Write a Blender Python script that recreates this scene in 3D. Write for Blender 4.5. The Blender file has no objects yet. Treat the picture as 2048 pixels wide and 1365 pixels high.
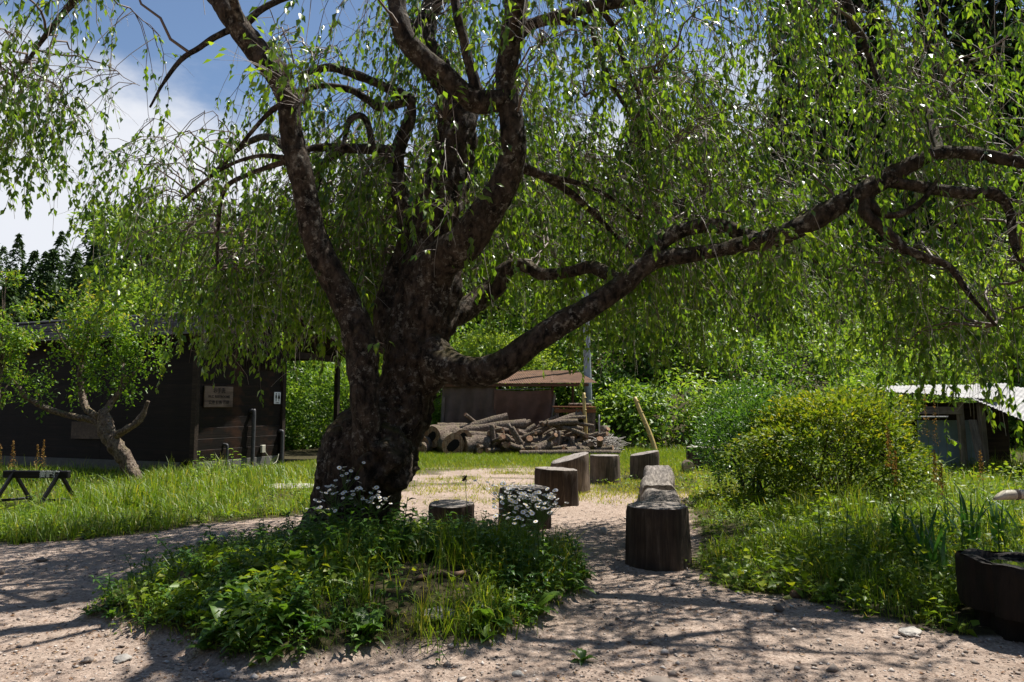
import bpy, bmesh, math, random
import numpy as np
from mathutils import Vector, Matrix
random.seed(7); RNG = np.random.default_rng(11)
R = math.radians
SC = bpy.context.scene
COL = SC.collection

# ------------------------------------------------------------------ camera
FPX = 1450.0
PITCH = math.atan(132.5/FPX)
CAM_H = 1.5
cam = bpy.data.cameras.new('camera'); cam.sensor_width = 36; cam.lens = 36*FPX/2048
cam.clip_end = 2000; cam.clip_start = .05
camo = bpy.data.objects.new('camera', cam); COL.objects.link(camo)
camo.location = (0, 0, CAM_H); camo.rotation_euler = (math.pi/2+PITCH, 0, 0)
SC.camera = camo

# ------------------------------------------------------------------ sky, sun, exposure
SUN_EL, SUN_AZ = R(63), math.atan2(.62, .80)          # azimuth from +X towards +Y
sun_dir = Vector((math.cos(SUN_EL)*math.cos(SUN_AZ), math.cos(SUN_EL)*math.sin(SUN_AZ), math.sin(SUN_EL)))
W = bpy.data.worlds.new('World'); SC.world = W; W.use_nodes = True
nt = W.node_tree; nt.nodes.clear()
def wn(t, **k):
    n = nt.nodes.new(t)
    for a, b in k.items(): setattr(n, a, b)
    return n
wo = wn('ShaderNodeOutputWorld')
sky = wn('ShaderNodeTexSky', sky_type='NISHITA', sun_disc=False, sun_elevation=SUN_EL,
         sun_rotation=math.pi/2-SUN_AZ, altitude=500, air_density=1.0, dust_density=.25, ozone_density=1.4)
bg = wn('ShaderNodeBackground'); bg.inputs[1].default_value = .078
cl = wn('ShaderNodeBackground'); cl.inputs[0].default_value = (.90, .93, 1, 1); cl.inputs[1].default_value = .56
tc = wn('ShaderNodeTexCoord'); sep = wn('ShaderNodeSeparateXYZ')
mp = wn('ShaderNodeMapping'); mp.inputs['Scale'].default_value = (1.6, 1.6, 3.4); mp.inputs['Location'].default_value = (.35, .1, .2)
nz = wn('ShaderNodeTexNoise'); nz.inputs['Scale'].default_value = 1.7; nz.inputs['Detail'].default_value = 7; nz.inputs['Roughness'].default_value = .58
m1 = wn('ShaderNodeMapRange'); m1.inputs[1].default_value = .27; m1.inputs[2].default_value = .47; m1.inputs[3].default_value = .34; m1.inputs[4].default_value = -.15
ad = wn('ShaderNodeMath', operation='ADD')
rp = wn('ShaderNodeMapRange', interpolation_type='SMOOTHSTEP'); rp.inputs[1].default_value = .46; rp.inputs[2].default_value = .74
mx = wn('ShaderNodeMixShader')
lk = nt.links.new
lk(sky.outputs[0], bg.inputs[0]); lk(tc.outputs['Generated'], mp.inputs[0]); lk(mp.outputs[0], nz.inputs['Vector'])
lk(tc.outputs['Generated'], sep.inputs[0]); lk(sep.outputs['Z'], m1.inputs[0]); lk(m1.outputs[0], ad.inputs[0])
lk(nz.outputs['Fac'], ad.inputs[1]); lk(ad.outputs[0], rp.inputs[0]); lk(rp.outputs[0], mx.inputs[0])
lk(bg.outputs[0], mx.inputs[1]); lk(cl.outputs[0], mx.inputs[2]); lk(mx.outputs[0], wo.inputs[0])
sl = bpy.data.lights.new('sun', 'SUN'); sl.energy = 5.0; sl.angle = R(.53); sl.color = (1, .955, .87)
so = bpy.data.objects.new('sun', sl); COL.objects.link(so); so.location = (20, 14, 40)
so.rotation_euler = (-sun_dir).to_track_quat('-Z', 'Y').to_euler()
vs = SC.view_settings; vs.view_transform = 'Standard'; vs.look = 'None'; vs.exposure = 0.75; vs.gamma = 1; vs.use_curve_mapping = False
SC.cycles.max_bounces = 7; SC.cycles.diffuse_bounces = 3; SC.cycles.transmission_bounces = 4; SC.cycles.glossy_bounces = 2
SC.cycles.use_denoising = True
SC.cycles.sample_clamp_indirect = 6

# ------------------------------------------------------------------ pixel helpers used to plan places
cP, sP = math.cos(PITCH), math.sin(PITCH)
def P(x, y, Y):
    u = (x-1024)/FPX; v = (682.5-y)/FPX
    d = np.array((u, cP-v*sP, sP+v*cP)); return d*(Y/d[1])+np.array((0, 0, CAM_H))
def G(x, y, z=0):
    u = (x-1024)/FPX; v = (682.5-y)/FPX
    d = np.array((u, cP-v*sP, sP+v*cP)); t = (z-CAM_H)/d[2]; return d[0]*t, d[1]*t

# ------------------------------------------------------------------ noise
def _h(i, j, k):
    n = (i.astype(np.int64)*374761393 + j.astype(np.int64)*668265263 + k.astype(np.int64)*2147483647) & 0xffffffff
    n = ((n ^ (n >> 13))*1274126177) & 0xffffffff
    return ((n ^ (n >> 16)) & 0xffff)/32768.0-1
def vnoise(p):
    p = np.asarray(p, float); f = np.floor(p); t = p-f; t = t*t*(3-2*t); i, j, k = f[..., 0], f[..., 1], f[..., 2]
    x, y, z = t[..., 0], t[..., 1], t[..., 2]; r = 0
    for a in (0, 1):
        for b in (0, 1):
            for c in (0, 1):
                r = r+_h(i+a, j+b, k+c)*(x if a else 1-x)*(y if b else 1-y)*(z if c else 1-z)
    return r
def fbm(p, o=3):
    r = 0; a = 1
    for q in range(o): r = r+a*vnoise(np.asarray(p)*2**q+q*17.3); a *= .5
    return r
def n2(x, y, f, s=0.): return vnoise(np.stack([np.asarray(x)*f+s, np.asarray(y)*f-s, np.full(np.shape(x), s+.37)], -1))

# ------------------------------------------------------------------ mesh helpers
def mk(name, V, T=None, Q=None, mats=(), mi=None, smooth=False, tint=None):
    V = np.asarray(V, np.float32).reshape(-1, 3)
    T = np.zeros((0, 3), np.int32) if T is None else np.asarray(T, np.int32).reshape(-1, 3)
    Q = np.zeros((0, 4), np.int32) if Q is None else np.asarray(Q, np.int32).reshape(-1, 4)
    me = bpy.data.meshes.new(name)
    me.vertices.add(len(V)); me.vertices.foreach_set('co', V.ravel())
    nl = len(T)*3+len(Q)*4; me.loops.add(nl); me.polygons.add(len(T)+len(Q))
    me.loops.foreach_set('vertex_index', np.concatenate([T.ravel(), Q.ravel()]))
    me.polygons.foreach_set('loop_start', np.concatenate([np.arange(len(T))*3, len(T)*3+np.arange(len(Q))*4]).astype(np.int32))
    for m in mats: me.materials.append(m)
    if mi is not None: me.polygons.foreach_set('material_index', np.asarray(mi, np.int32))
    if smooth: me.polygons.foreach_set('use_smooth', np.ones(len(T)+len(Q), bool))
    if tint is not None:
        a = me.attributes.new('tint', 'FLOAT', 'POINT'); a.data.foreach_set('value', np.asarray(tint, np.float32))
    me.update(calc_edges=True); me.validate()
    return me
def ob(name, me, parent=None, loc=(0, 0, 0), rot=(0, 0, 0), scale=(1, 1, 1), **props):
    o = bpy.data.objects.new(name, me); COL.objects.link(o); o.parent = parent
    o.location = loc; o.rotation_euler = rot; o.scale = scale
    for k, v in props.items(): o[k] = v
    return o
def thing(name, label, category, loc=(0, 0, 0), rot=(0, 0, 0), group=None, scale=(1, 1, 1)):
    o = ob(name, None, None, loc, rot, scale, label=label, category=category)
    o.empty_display_size = .1
    if group: o['group'] = group
    return o
class Acc:                                             # collects geometry for one mesh
    def __init__(s): s.V = []; s.T = []; s.Q = []; s.t = []; s.n = 0; s.mT = []; s.mQ = []
    def add(s, V, T=None, Q=None, tint=None, m=0):
        V = np.asarray(V, float).reshape(-1, 3); s.V.append(V)
        if T is not None and len(T): s.T.append(np.asarray(T, int).reshape(-1, 3)+s.n); s.mT.append(np.full(len(s.T[-1]), m))
        if Q is not None and len(Q): s.Q.append(np.asarray(Q, int).reshape(-1, 4)+s.n); s.mQ.append(np.full(len(s.Q[-1]), m))
        s.t.append(np.full(len(V), .5) if tint is None else np.broadcast_to(np.asarray(tint, float), (len(V),)))
        s.n += len(V)
    def arrays(s):
        c = lambda l, k: np.concatenate(l) if l else np.zeros((0, k), int)
        return np.concatenate(s.V), c(s.T, 3), c(s.Q, 4), np.concatenate(s.t)
    def mesh(s, name, *mats, smooth=False):
        V, T, Q, t = s.arrays(); mi = np.concatenate(s.mT+s.mQ) if len(mats) > 1 else None
        return mk(name, V, T, Q, mats, mi, smooth, t)

def norm(a): return a/np.maximum(np.linalg.norm(a, axis=-1, keepdims=True), 1e-9)
def catmull(C, n):
    C = np.asarray(C, float); Pp = np.vstack([2*C[0]-C[1], C, 2*C[-1]-C[-2]])
    m = len(C)-1; t = np.linspace(0, m, n); i = np.minimum(t.astype(int), m-1); f = (t-i)[:, None]
    a, b, c, d = Pp[i], Pp[i+1], Pp[i+2], Pp[i+3]
    return .5*((2*b)+(-a+c)*f+(2*a-5*b+4*c-d)*f*f+(-a+3*b-3*c+d)*f**3)
def sweep(C, rad, sides=10, step=.1, amp=0., fr=4., ridge=0., cap=(.3, .5), seed=0.):
    C = np.asarray(C, float); L = np.linalg.norm(np.diff(C, axis=0), axis=1).sum()
    n = max(len(C), int(L/step)+2); pr = catmull(np.column_stack([C, rad]), n); p = pr[:, :3]; r = np.maximum(pr[:, 3], .0008)
    tg = norm(np.gradient(p, axis=0)); u = np.cross(tg[0], (.31, .17, .93)); 
    if np.linalg.norm(u) < .1: u = np.cross(tg[0], (1, 0, 0))
    U = []
    for k in range(n):
        u = u-tg[k]*np.dot(u, tg[k]); u = u/np.linalg.norm(u); U.append(u)
    U = np.array(U); Wv = np.cross(tg, U)
    th = np.arange(sides)*2*math.pi/sides; ring = U[:, None]*np.cos(th)[None, :, None]+Wv[:, None]*np.sin(th)[None, :, None]
    rr = np.repeat(r[:, None], sides, 1); base = p[:, None]+ring*rr[..., None]
    if amp: rr = rr*(1+amp*fbm(base*fr+seed, 3))
    if ridge:
        q = np.stack([np.cos(th)[None]*rr*22, np.sin(th)[None]*rr*22, np.repeat((np.arange(n)*L/n*5)[:, None], sides, 1)], -1)
        rr = rr+ridge*(np.abs(fbm(q+seed, 2))-.42)
    V = (p[:, None]+ring*rr[..., None]).reshape(-1, 3)
    k = np.arange(n-1)[:, None]*sides; j = np.arange(sides)[None]; j2 = (j+1) % sides
    Q = np.stack([k+j, k+j2, k+sides+j2, k+sides+j], -1).reshape(-1, 4)
    T = []
    if cap:
        V = np.vstack([V, p[0]-tg[0]*r[0]*cap[0], p[-1]+tg[-1]*r[-1]*cap[1]]); a, b = n*sides, n*sides+1; e = (n-1)*sides
        jj = np.arange(sides)
        T = np.concatenate([np.stack([np.full(sides, a), (jj+1) % sides, jj], -1), np.stack([np.full(sides, b), e+jj, e+(jj+1) % sides], -1)])
    return V, T, Q
def tubes(paths, rads, sides=3):                       # paths (n,k,3), many thin twigs at once
    n, k, _ = paths.shape; tg = norm(np.gradient(paths, axis=1)); ref = np.where(np.abs(tg[..., 2:3]) > .9, np.array([1., 0, 0]), np.array([0, 0, 1.]))
    U = norm(np.cross(tg, ref)); Wv = np.cross(tg, U); th = np.arange(sides)*2*math.pi/sides
    V = paths[:, :, None]+(U[:, :, None]*np.cos(th)[None, None, :, None]+Wv[:, :, None]*np.sin(th)[None, None, :, None])*rads[:, :, None, None]
    a = (np.arange(n)[:, None, None]*k+np.arange(k-1)[None, :, None])*sides; j = np.arange(sides)[None, None]; j2 = (j+1) % sides
    return V.reshape(-1, 3), np.stack([a+j, a+j2, a+sides+j2, a+sides+j], -1).reshape(-1, 4)
def leaves(p, d, nr, L, Wd, fold=.18, droop=.12, simple=False):
    d = norm(d); s = norm(np.cross(d, nr)); nr = np.cross(s, d); L = np.asarray(L)[:, None]; Wd = np.asarray(Wd)[:, None]
    m1 = p+d*.42*L+s*Wd*.5+nr*fold*Wd; m2 = p+d*.42*L-s*Wd*.5+nr*fold*Wd; tip = p+d*L-nr*droop*L; n = len(p)
    if simple:
        V = np.stack([p, m1, tip, m2], 1).reshape(-1, 3); b = np.arange(n)[:, None]*4
        return V, np.concatenate([b+np.array([0, 1, 2]), b+np.array([0, 2, 3])]), 4
    c = p+d*.5*L; V = np.stack([p, m1, tip, m2, c], 1).reshape(-1, 3); b = np.arange(n)[:, None]*5
    return V, np.concatenate([b+np.array([0, 1, 4]), b+np.array([1, 2, 4]), b+np.array([0, 4, 3]), b+np.array([4, 2, 3])]), 5
def rdir(n, zb=0.):
    v = RNG.normal(size=(n, 3)); v[:, 2] += zb; return norm(v)
def add_leaves(acc, p, d, nr, L, Wd, tint, **k):
    V, T, c = leaves(p, d, nr, L, Wd, **k); acc.add(V, T, tint=np.repeat(tint, c))
def boxV(sx, sy, sz, c=(0, 0, 0)):
    v = np.array([(x, y, z) for z in (-1, 1) for y in (-1, 1) for x in (-1, 1)], float)*np.array([sx, sy, sz])/2+np.array(c)
    return v, np.array([(0, 2, 3, 1), (4, 5, 7, 6), (0, 1, 5, 4), (2, 6, 7, 3), (0, 4, 6, 2), (1, 3, 7, 5)])
_bc = {}
def boxmesh(name, s, mat, bev=.006):
    k = (round(s[0], 4), round(s[1], 4), round(s[2], 4), mat.name, bev)
    if k not in _bc:
        bm = bmesh.new(); bmesh.ops.create_cube(bm, size=1); bmesh.ops.scale(bm, vec=s, verts=bm.verts)
        if bev: bmesh.ops.bevel(bm, geom=bm.edges[:], offset=min(bev, min(s)*.3), segments=1, affect='EDGES')
        me = bpy.data.meshes.new(name); bm.to_mesh(me); bm.free(); me.materials.append(mat); _bc[k] = me
    return _bc[k]
def box(name, parent, mat, s, loc, rot=(0, 0, 0), bev=.006, **pr): return ob(name, boxmesh(name, s, mat, bev), parent, loc, rot, **pr)
def sub(o, p_):                                         # make o a sub-part of part p_
    o.parent = p_; o.matrix_parent_inverse = p_.matrix_basis.inverted(); return o
def beam(name, parent, mat, a, b, w, h, **pr):          # a bevelled bar from a to b
    a, b = Vector(a), Vector(b); d = b-a
    e = d.to_track_quat('X', 'Z').to_euler(); return box(name, parent, mat, (d.length, w, h), (a+b)/2, e, **pr)

# ------------------------------------------------------------------ materials
def M(name, col, rough=.8, spec=.3):
    m = bpy.data.materials.new(name); m.use_nodes = True; b = m.node_tree.nodes['Principled BSDF']
    b.inputs['Base Color'].default_value = (*col, 1); b.inputs['Roughness'].default_value = rough
    b.inputs['Specular IOR Level'].default_value = spec; return m
class NB:
    def __init__(s, m): s.m = m; s.t = m.node_tree; s.b = s.t.nodes['Principled BSDF']; s.o = s.t.nodes['Material Output']
    def n(s, t, **k):
        q = s.t.nodes.new(t)
        for a, b in k.items(): setattr(q, a, b)
        return q
    def l(s, a, b): s.t.links.new(a, b)
    def coord(s, scale=(1, 1, 1), kind='Object'):
        c = s.n('ShaderNodeTexCoord'); mp = s.n('ShaderNodeMapping'); mp.inputs['Scale'].default_value = scale
        s.l(c.outputs[kind], mp.inputs[0]); return mp.outputs[0]
    def noise(s, v, sc, det=4, ro=.6, dist=0):
        q = s.n('ShaderNodeTexNoise'); q.inputs['Scale'].default_value = sc; q.inputs['Detail'].default_value = det
        q.inputs['Roughness'].default_value = ro; q.inputs['Distortion'].default_value = dist; s.l(v, q.inputs['Vector']); return q.outputs['Fac']
    def vor(s, v, sc, feat='F1', out='Distance'):
        q = s.n('ShaderNodeTexVoronoi', feature=feat); q.inputs['Scale'].default_value = sc; s.l(v, q.inputs['Vector']); return q.outputs[out]
    def ramp(s, f, *st):
        q = s.n('ShaderNodeValToRGB'); e = q.color_ramp.elements
        while len(e) < len(st): e.new(.5)
        for a, (p_, c) in zip(e, st): a.position = p_; a.color = (*c, 1) if len(c) == 3 else c
        s.l(f, q.inputs[0]); return q.outputs[0]
    def mix(s, f, a, b, mode='MIX'):
        q = s.n('ShaderNodeMix', data_type='RGBA', blend_type=mode)
        for i, v in ((0, f), (6, a), (7, b)):
            if isinstance(v, (int, float)): q.inputs[i].default_value = v
            elif isinstance(v, tuple): q.inputs[i].default_value = (*v, 1)
            else: s.l(v, q.inputs[i])
        return q.outputs[2]
    def math(s, op, a, b=0.):
        q = s.n('ShaderNodeMath', operation=op)
        for i, v in enumerate((a, b)):
            if isinstance(v, (int, float)): q.inputs[i].default_value = v
            else: s.l(v, q.inputs[i])
        return q.outputs[0]
    def bump(s, h, st=.5, d=.02, prev=None):
        q = s.n('ShaderNodeBump'); q.inputs['Strength'].default_value = st; q.inputs['Distance'].default_value = d; s.l(h, q.inputs['Height'])
        if prev is not None: s.l(prev, q.inputs['Normal'])
        return q.outputs[0]
    def base(s, c): s.l(c, s.b.inputs['Base Color'])
    def norm(s, n): s.l(n, s.b.inputs['Normal'])
    def attr(s, a): q = s.n('ShaderNodeAttribute'); q.attribute_name = a; return q
def leafmat(name, c0, c1, tr, tfac=.42, rough=.42, spec=.4, c2=None):
    m = M(name, c0, rough, spec); b = NB(m); t = b.attr('tint').outputs['Fac']
    st = [(0, c0), (.62, c1)]+([(.97, c2)] if c2 else [(1, c1)])
    c = b.ramp(t, *st); b.base(c)
    tl = b.n('ShaderNodeBsdfTranslucent'); b.l(b.mix(1., c, tr, 'MULTIPLY'), tl.inputs[0])
    mx = b.n('ShaderNodeMixShader'); mx.inputs[0].default_value = tfac
    b.l(b.b.outputs[0], mx.inputs[1]); b.l(tl.outputs[0], mx.inputs[2]); b.l(mx.outputs[0], b.o.inputs[0]); return m
LEAF_CHERRY = leafmat('cherry_leaf', (.032, .08, .012), (.112, .20, .024), (2.6, 2.4, .8), .45, .32, .55, (.18, .26, .03))
LEAF_BRIGHT = leafmat('bright_leaf', (.04, .10, .014), (.14, .235, .03), (2.2, 2.1, .9), .40, .45, .4, (.26, .33, .05))
LEAF_SHRUB = leafmat('shrub_leaf', (.04, .085, .010), (.15, .22, .02), (2.2, 2.0, .8), .35, .5, .3, (.32, .30, .03))
LEAF_DARK = leafmat('conifer_needle', (.016, .034, .012), (.034, .062, .018), (1.6, 1.7, .9), .2, .6, .25, (.06, .085, .03))
LEAF_WOOD = leafmat('woodland_leaf', (.022, .046, .014), (.05, .09, .024), (1.7, 1.7, .9), .25, .6, .25, (.085, .13, .03))
GRASS = leafmat('grass_blade', (.05, .115, .010), (.14, .225, .018), (2.0, 1.85, .7), .4, .45, .35, (.30, .29, .06))
WEED = leafmat('weed_leaf', (.03, .082, .014), (.072, .155, .022), (2.2, 2.1, .9), .36, .38, .5, (.13, .2, .03))
PLUM = leafmat('plum_leaf', (.05, .12, .012), (.13, .24, .022), (2.2, 2.0, .8), .42, .42, .4, (.30, .27, .05))
BANKWEED = leafmat('bank_weed_leaf', (.05, .11, .012), (.14, .225, .02), (2.2, 2.0, .8), .4, .45, .35, (.25, .29, .03))
IRIS = leafmat('iris_blade', (.02, .07, .02), (.05, .13, .03), (1.9, 2.0, .8), .3, .35, .5)
SEED = leafmat('sorrel_seed', (.20, .10, .03), (.34, .2, .06), (1.4, 1.2, .8), .3, .7, .2)
PETAL = leafmat('white_petal', (.72, .70, .74), (.85, .84, .85), (1, 1, 1), .3, .6, .2)
YELLOW = M('flower_centre', (.6, .42, .03), .8)
FLUFF = leafmat('seed_fluff', (.6, .58, .55), (.8, .78, .74), (1, 1, 1), .5, .9, .1)

def barkmat(name, dark, mid, lich, moss, sc=1.):
    m = M(name, mid, .9, .2); b = NB(m); v = b.coord((1, 1, .55)); v1 = b.coord()
    f1 = b.noise(v, 14*sc, 6, .65, .3); c = b.ramp(f1, (.38, dark), (.66, mid))
    lv = b.ramp(b.noise(v1, 17*sc, 7, .75), (.53, (0, 0, 0)), (.60, (1, 1, 1))); big = b.ramp(b.noise(v1, 3.0*sc, 3), (.40, (0, 0, 0)), (.56, (1, 1, 1)))
    c = b.mix(b.math('MULTIPLY', b.math('MULTIPLY', lv, big), .75), c, lich)
    g = b.n('ShaderNodeNewGeometry'); sp = b.n('ShaderNodeSeparateXYZ'); b.l(g.outputs['Normal'], sp.inputs[0])
    up = b.n('ShaderNodeMapRange'); up.inputs[1].default_value = .35; up.inputs[2].default_value = .95; b.l(sp.outputs['Z'], up.inputs[0])
    mo = b.math('MULTIPLY', up.outputs[0], b.ramp(b.noise(v1, 3.1*sc, 4), (.42, (0, 0, 0)), (.6, (1, 1, 1))))
    c = b.mix(b.math('MULTIPLY', mo, .8), c, moss); b.base(c)
    n = b.bump(b.noise(v, 34*sc, 6, .75, .8), 1., .035/sc); n = b.bump(b.vor(v, 15*sc), .9, .035/sc, n); b.norm(n); return m
BARK = barkmat('cherry_bark', (.012, .009, .007), (.115, .084, .062), (.33, .30, .25), (.085, .07, .018))
BARK_PALE = barkmat('plum_bark', (.07, .05, .04), (.24, .18, .135), (.42, .37, .3), (.16, .14, .06), 2.)
BARK_LOG = barkmat('log_bark', (.07, .05, .038), (.24, .18, .14), (.42, .36, .3), (.12, .1, .05), 1.5)
BARK_FAR = M('far_bark', (.05, .038, .028), .9)
TWIG = M('twig', (.14, .10, .078), .6, .4); TWIG_DRY = M('dry_twig', (.38, .34, .30), .6, .4)

def woodmat(name, dark, mid, lite, axis=2, sc=1., rough=.8, tint=None, bump=.5):
    m = M(name, mid, rough, .25); b = NB(m); s = [11*sc]*3; s[axis] = .7*sc; v = b.coord(tuple(s)); v1 = b.coord()
    oi = b.n('ShaderNodeObjectInfo'); ov = b.n('ShaderNodeVectorMath', operation='ADD'); b.l(v, ov.inputs[0])
    rs = b.n('ShaderNodeVectorMath', operation='SCALE'); rs.inputs[0].default_value = (31, 17, 23); b.l(oi.outputs['Random'], rs.inputs['Scale']); b.l(rs.outputs[0], ov.inputs[1]); v = ov.outputs[0]
    c = b.ramp(b.noise(v, 1.6, 7, .68, .8), (.3, dark), (.55, mid), (.78, lite))
    st = b.ramp(b.noise(v1, 2.3*sc, 4), (.35, (.62, .6, .58)), (.7, (1.15, 1.12, 1.08)))
    c = b.mix(1., c, st, 'MULTIPLY')
    if tint: c = b.mix(b.ramp(b.noise(v1, 1.7*sc, 3), (.52, (0, 0, 0)), (.68, (1, 1, 1))), c, tint)
    rv = b.n('ShaderNodeMapRange'); rv.inputs[3].default_value = .78; rv.inputs[4].default_value = 1.22; b.l(oi.outputs['Random'], rv.inputs[0])
    c = b.mix(1., c, rv.outputs[0], 'MULTIPLY'); b.base(c)
    b.norm(b.bump(b.noise(v, 3., 6, .7, .5), bump, .012)); return m
WALLWOOD = woodmat('charred_wall_board', (.004, .003, .002), (.012, .007, .0045), (.032, .015, .008), 1, 1., .7, (.045, .018, .008))
WALLWOOD_X = woodmat('charred_wall_board_long', (.005, .004, .003), (.012, .008, .006), (.026, .016, .011), 0, 1., .75)
DARKBEAM = woodmat('dark_timber', (.012, .009, .007), (.04, .028, .02), (.08, .058, .042), 0, 1., .8)
ROOFWOOD = woodmat('roof_shingle', (.05, .05, .055), (.11, .11, .12), (.19, .185, .19), 0, .8, .6)
STUMPSIDE = woodmat('stump_side', (.025, .017, .012), (.082, .06, .043), (.2, .155, .115), 2, 1., .85, None, 1.)
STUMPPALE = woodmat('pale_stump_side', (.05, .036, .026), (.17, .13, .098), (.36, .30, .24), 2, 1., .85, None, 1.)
STUMPDARK = woodmat('basin_wood', (.005, .004, .003), (.013, .009, .007), (.035, .02, .014), 2, 1., .75, None, 1.)
GREYWOOD = woodmat('grey_weathered_wood', (.03, .025, .021), (.21, .185, .165), (.42, .385, .35), 0, 1.5, .85, None, 1.)
GREYPOST = woodmat('grey_post', (.09, .07, .06), (.2, .165, .135), (.33, .29, .25), 0, 1.2, .85)
RUSTWOOD = woodmat('orange_timber', (.09, .035, .015), (.24, .10, .04), (.38, .19, .09), 0, 1., .8)
BLACKPAINT = woodmat('black_painted_timber', (.006, .006, .007), (.014, .014, .016), (.06, .055, .05), 0, 1., .55)
SIGNWOOD = woodmat('sign_wood', (.09, .062, .045), (.17, .125, .095), (.25, .19, .15), 1, .8, .8)
def cutmat(name, a, b_, c_, rot=(0, 0, 0)):
    m = M(name, b_, .85, .2); b = NB(m); v = b.coord(); w = b.n('ShaderNodeTexWave', wave_type='RINGS', rings_direction='Z'); b.l(v, w.inputs[0])
    w.inputs['Scale'].default_value = 9; w.inputs['Distortion'].default_value = 3.; w.inputs['Detail'].default_value = 3; w.inputs['Detail Scale'].default_value = 1.4
    c = b.ramp(w.outputs['Fac'], (.1, a), (.8, b_)); c = b.mix(b.ramp(b.noise(v, 5, 5), (.4, (0, 0, 0)), (.68, (1, 1, 1))), c, c_)
    ck = b.ramp(b.vor(v, 5.5, 'DISTANCE_TO_EDGE'), (.0, (.12, .1, .09)), (.035, (1, 1, 1))); c = b.mix(1., c, ck, 'MULTIPLY'); b.base(c)
    b.norm(b.bump(b.noise(v, 24, 5), .5, .01)); return m
CUTTOP = cutmat('stump_cut_top', (.13, .11, .095), (.28, .24, .21), (.36, .32, .29))
CUTEND = cutmat('log_cut_end', (.22, .13, .08), (.40, .27, .18), (.30, .15, .08))
CUTPALE = cutmat('pale_cut_end', (.38, .3, .2), (.55, .45, .33), (.5, .38, .25))
def simple(name, col, rough, sc, var=.25, bst=.3, bd=.01, spec=.3):
    m = M(name, col, rough, spec); b = NB(m); v = b.coord(); lo = tuple(x*(1-var) for x in col); hi = tuple(min(1, x*(1+var)) for x in col)
    b.base(b.ramp(b.noise(v, sc, 6, .65), (.3, lo), (.7, hi))); b.norm(b.bump(b.noise(v, sc*3, 5), bst, bd)); return m
RUST = simple('rusty_sheet', (.12, .062, .035), .8, 2.2, .5); RUSTDARK = simple('rusty_post', (.11, .055, .032), .8, 5, .5)
TARP = simple('brown_tarp', (.10, .072, .057), .8, 3., .25, .35, .02); BLUE = simple('blue_sheet', (.015, .10, .32), .45, 2, .25, .4, .03)
ORANGE = simple('orange_crate', (.42, .17, .02), .5, 4, .2); STEEL = simple('galvanised_pole', (.34, .36, .4), .45, 8, .2)
TIN = simple('pale_tin', (.33, .32, .31), .6, 3, .35); PANEL = simple('pale_blue_panel', (.22, .28, .33), .6, 2, .2)
BAMBOO = simple('yellow_bamboo', (.50, .37, .14), .5, 5, .25); BAMBOO2 = simple('grey_bamboo', (.45, .40, .31), .5, 12, .3)
PIPE = simple('grey_pipe', (.07, .07, .075), .5, 9, .2); CONC = simple('concrete', (.12, .115, .105), .9, 6, .25); CREAM = simple('cream_plastic', (.45, .43, .35), .5, 9, .1)
WHITE = simple('white_paint', (.75, .75, .74), .6, 12, .08); BLACK = M('black_paint', (.01, .01, .01), .6); INK = M('faded_ink', (.03, .022, .018), .8)
STONE = simple('grey_stone', (.27, .25, .23), .9, 9, .35, .6, .02); STONEPALE = simple('pale_stone', (.42, .39, .35), .9, 8, .25, .6, .02); EARTH = simple('brown_earth', (.17, .105, .065), .95, 12, .4, .9, .03)
HOLLOW = M('rotten_hollow', (.012, .008, .006), .95)
WATERM = M('basin_water', (.01, .012, .012), .03, .6)
ROOT = simple('bare_root', (.16, .10, .065), .85, 14, .35)

# ------------------------------------------------------------------ ground shape and where plants grow
def sst(a, b, x): t = np.clip((x-a)/(b-a), 0, 1); return t*t*(3-2*t)
def mound_r(x, y):
    w = n2(x, y, 1.3, 3.)*.10+n2(x, y, 4., 5.)*.04
    return np.sqrt(((x+1.28)/1.95)**2+((y-6.25)/1.95)**2)+w
def hill(x, y):
    y0 = 27+np.clip(-x-2, 0, 14)*.9; y1 = 62.; t = np.clip((y-y0)/(y1-y0), 0, 1)
    hm = np.clip(14.+.27*x, 3, 26); h = hm*(t**1.05)
    return h+np.clip((y-y1), 0, 120)*-.02+sst(27, 40, y)*n2(x, y, .12, 2.)*.8
def g(x, y):
    x = np.asarray(x, float); y = np.asarray(y, float)
    m = np.clip(1-mound_r(x, y)**2, 0, 1)**.75*.30
    rb = np.clip(x-right_edge(y), 0, 1)*.05*sst(22, 14, y)
    return m+rb+hill(x, y)+n2(x, y, .55, 1.)*.022*sst(1, 2, y)+n2(x, y, 2.6, 7.)*.008
def right_edge(y): return np.interp(y, [4.0, 4.74, 4.92, 5.36, 5.83, 6.15, 7.1, 9, 12, 13, 18, 22, 26], [5.2, 3.9, 2.72, 2.42, 2.08, 1.75, 1.72, 2.2, 2.8, 3.1, 3.4, 3.2, 3.])
def left_edge(x): return np.interp(x, [-12, -5.5, -4.88, -4.28, -3.68, -2.9, -2.3, -1.9], [7.5, 7.97, 8.2, 8.7, 9.4, 10.2, 12, 30])
def veg(x, y):                                          # 0 bare gravel .. 1 fully grown
    w = n2(x, y, 1.7, 9.)*.22+n2(x, y, 5., 4.)*.10
    a = 1-sst(.88, 1.02, mound_r(x, y))
    b = sst(-.1, .25, x-right_edge(y)+w); c = sst(-.15, .5, y-left_edge(x)+w)*(x < -1.5)
    d = sst(17.2, 19.5, y+w*4); e = sst(-.25, .55, n2(x, y*2, .9, 21.)+n2(x, y, 3., 2.)*.5)*.62*sst(11, 13.5, y)
    f = sst(12.3, 13.6, y+w*2)*sst(1.0, 1.9, x)*.8
    return np.clip(np.maximum.reduce([a, b, c, d, e, f]), 0, 1)
def bare(x, y): return ((x+.62)/.42)**2+((y-5.3)/.5)**2+.5*n2(x, y, 4., 12.) < 1     # open earth on the mound
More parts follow.
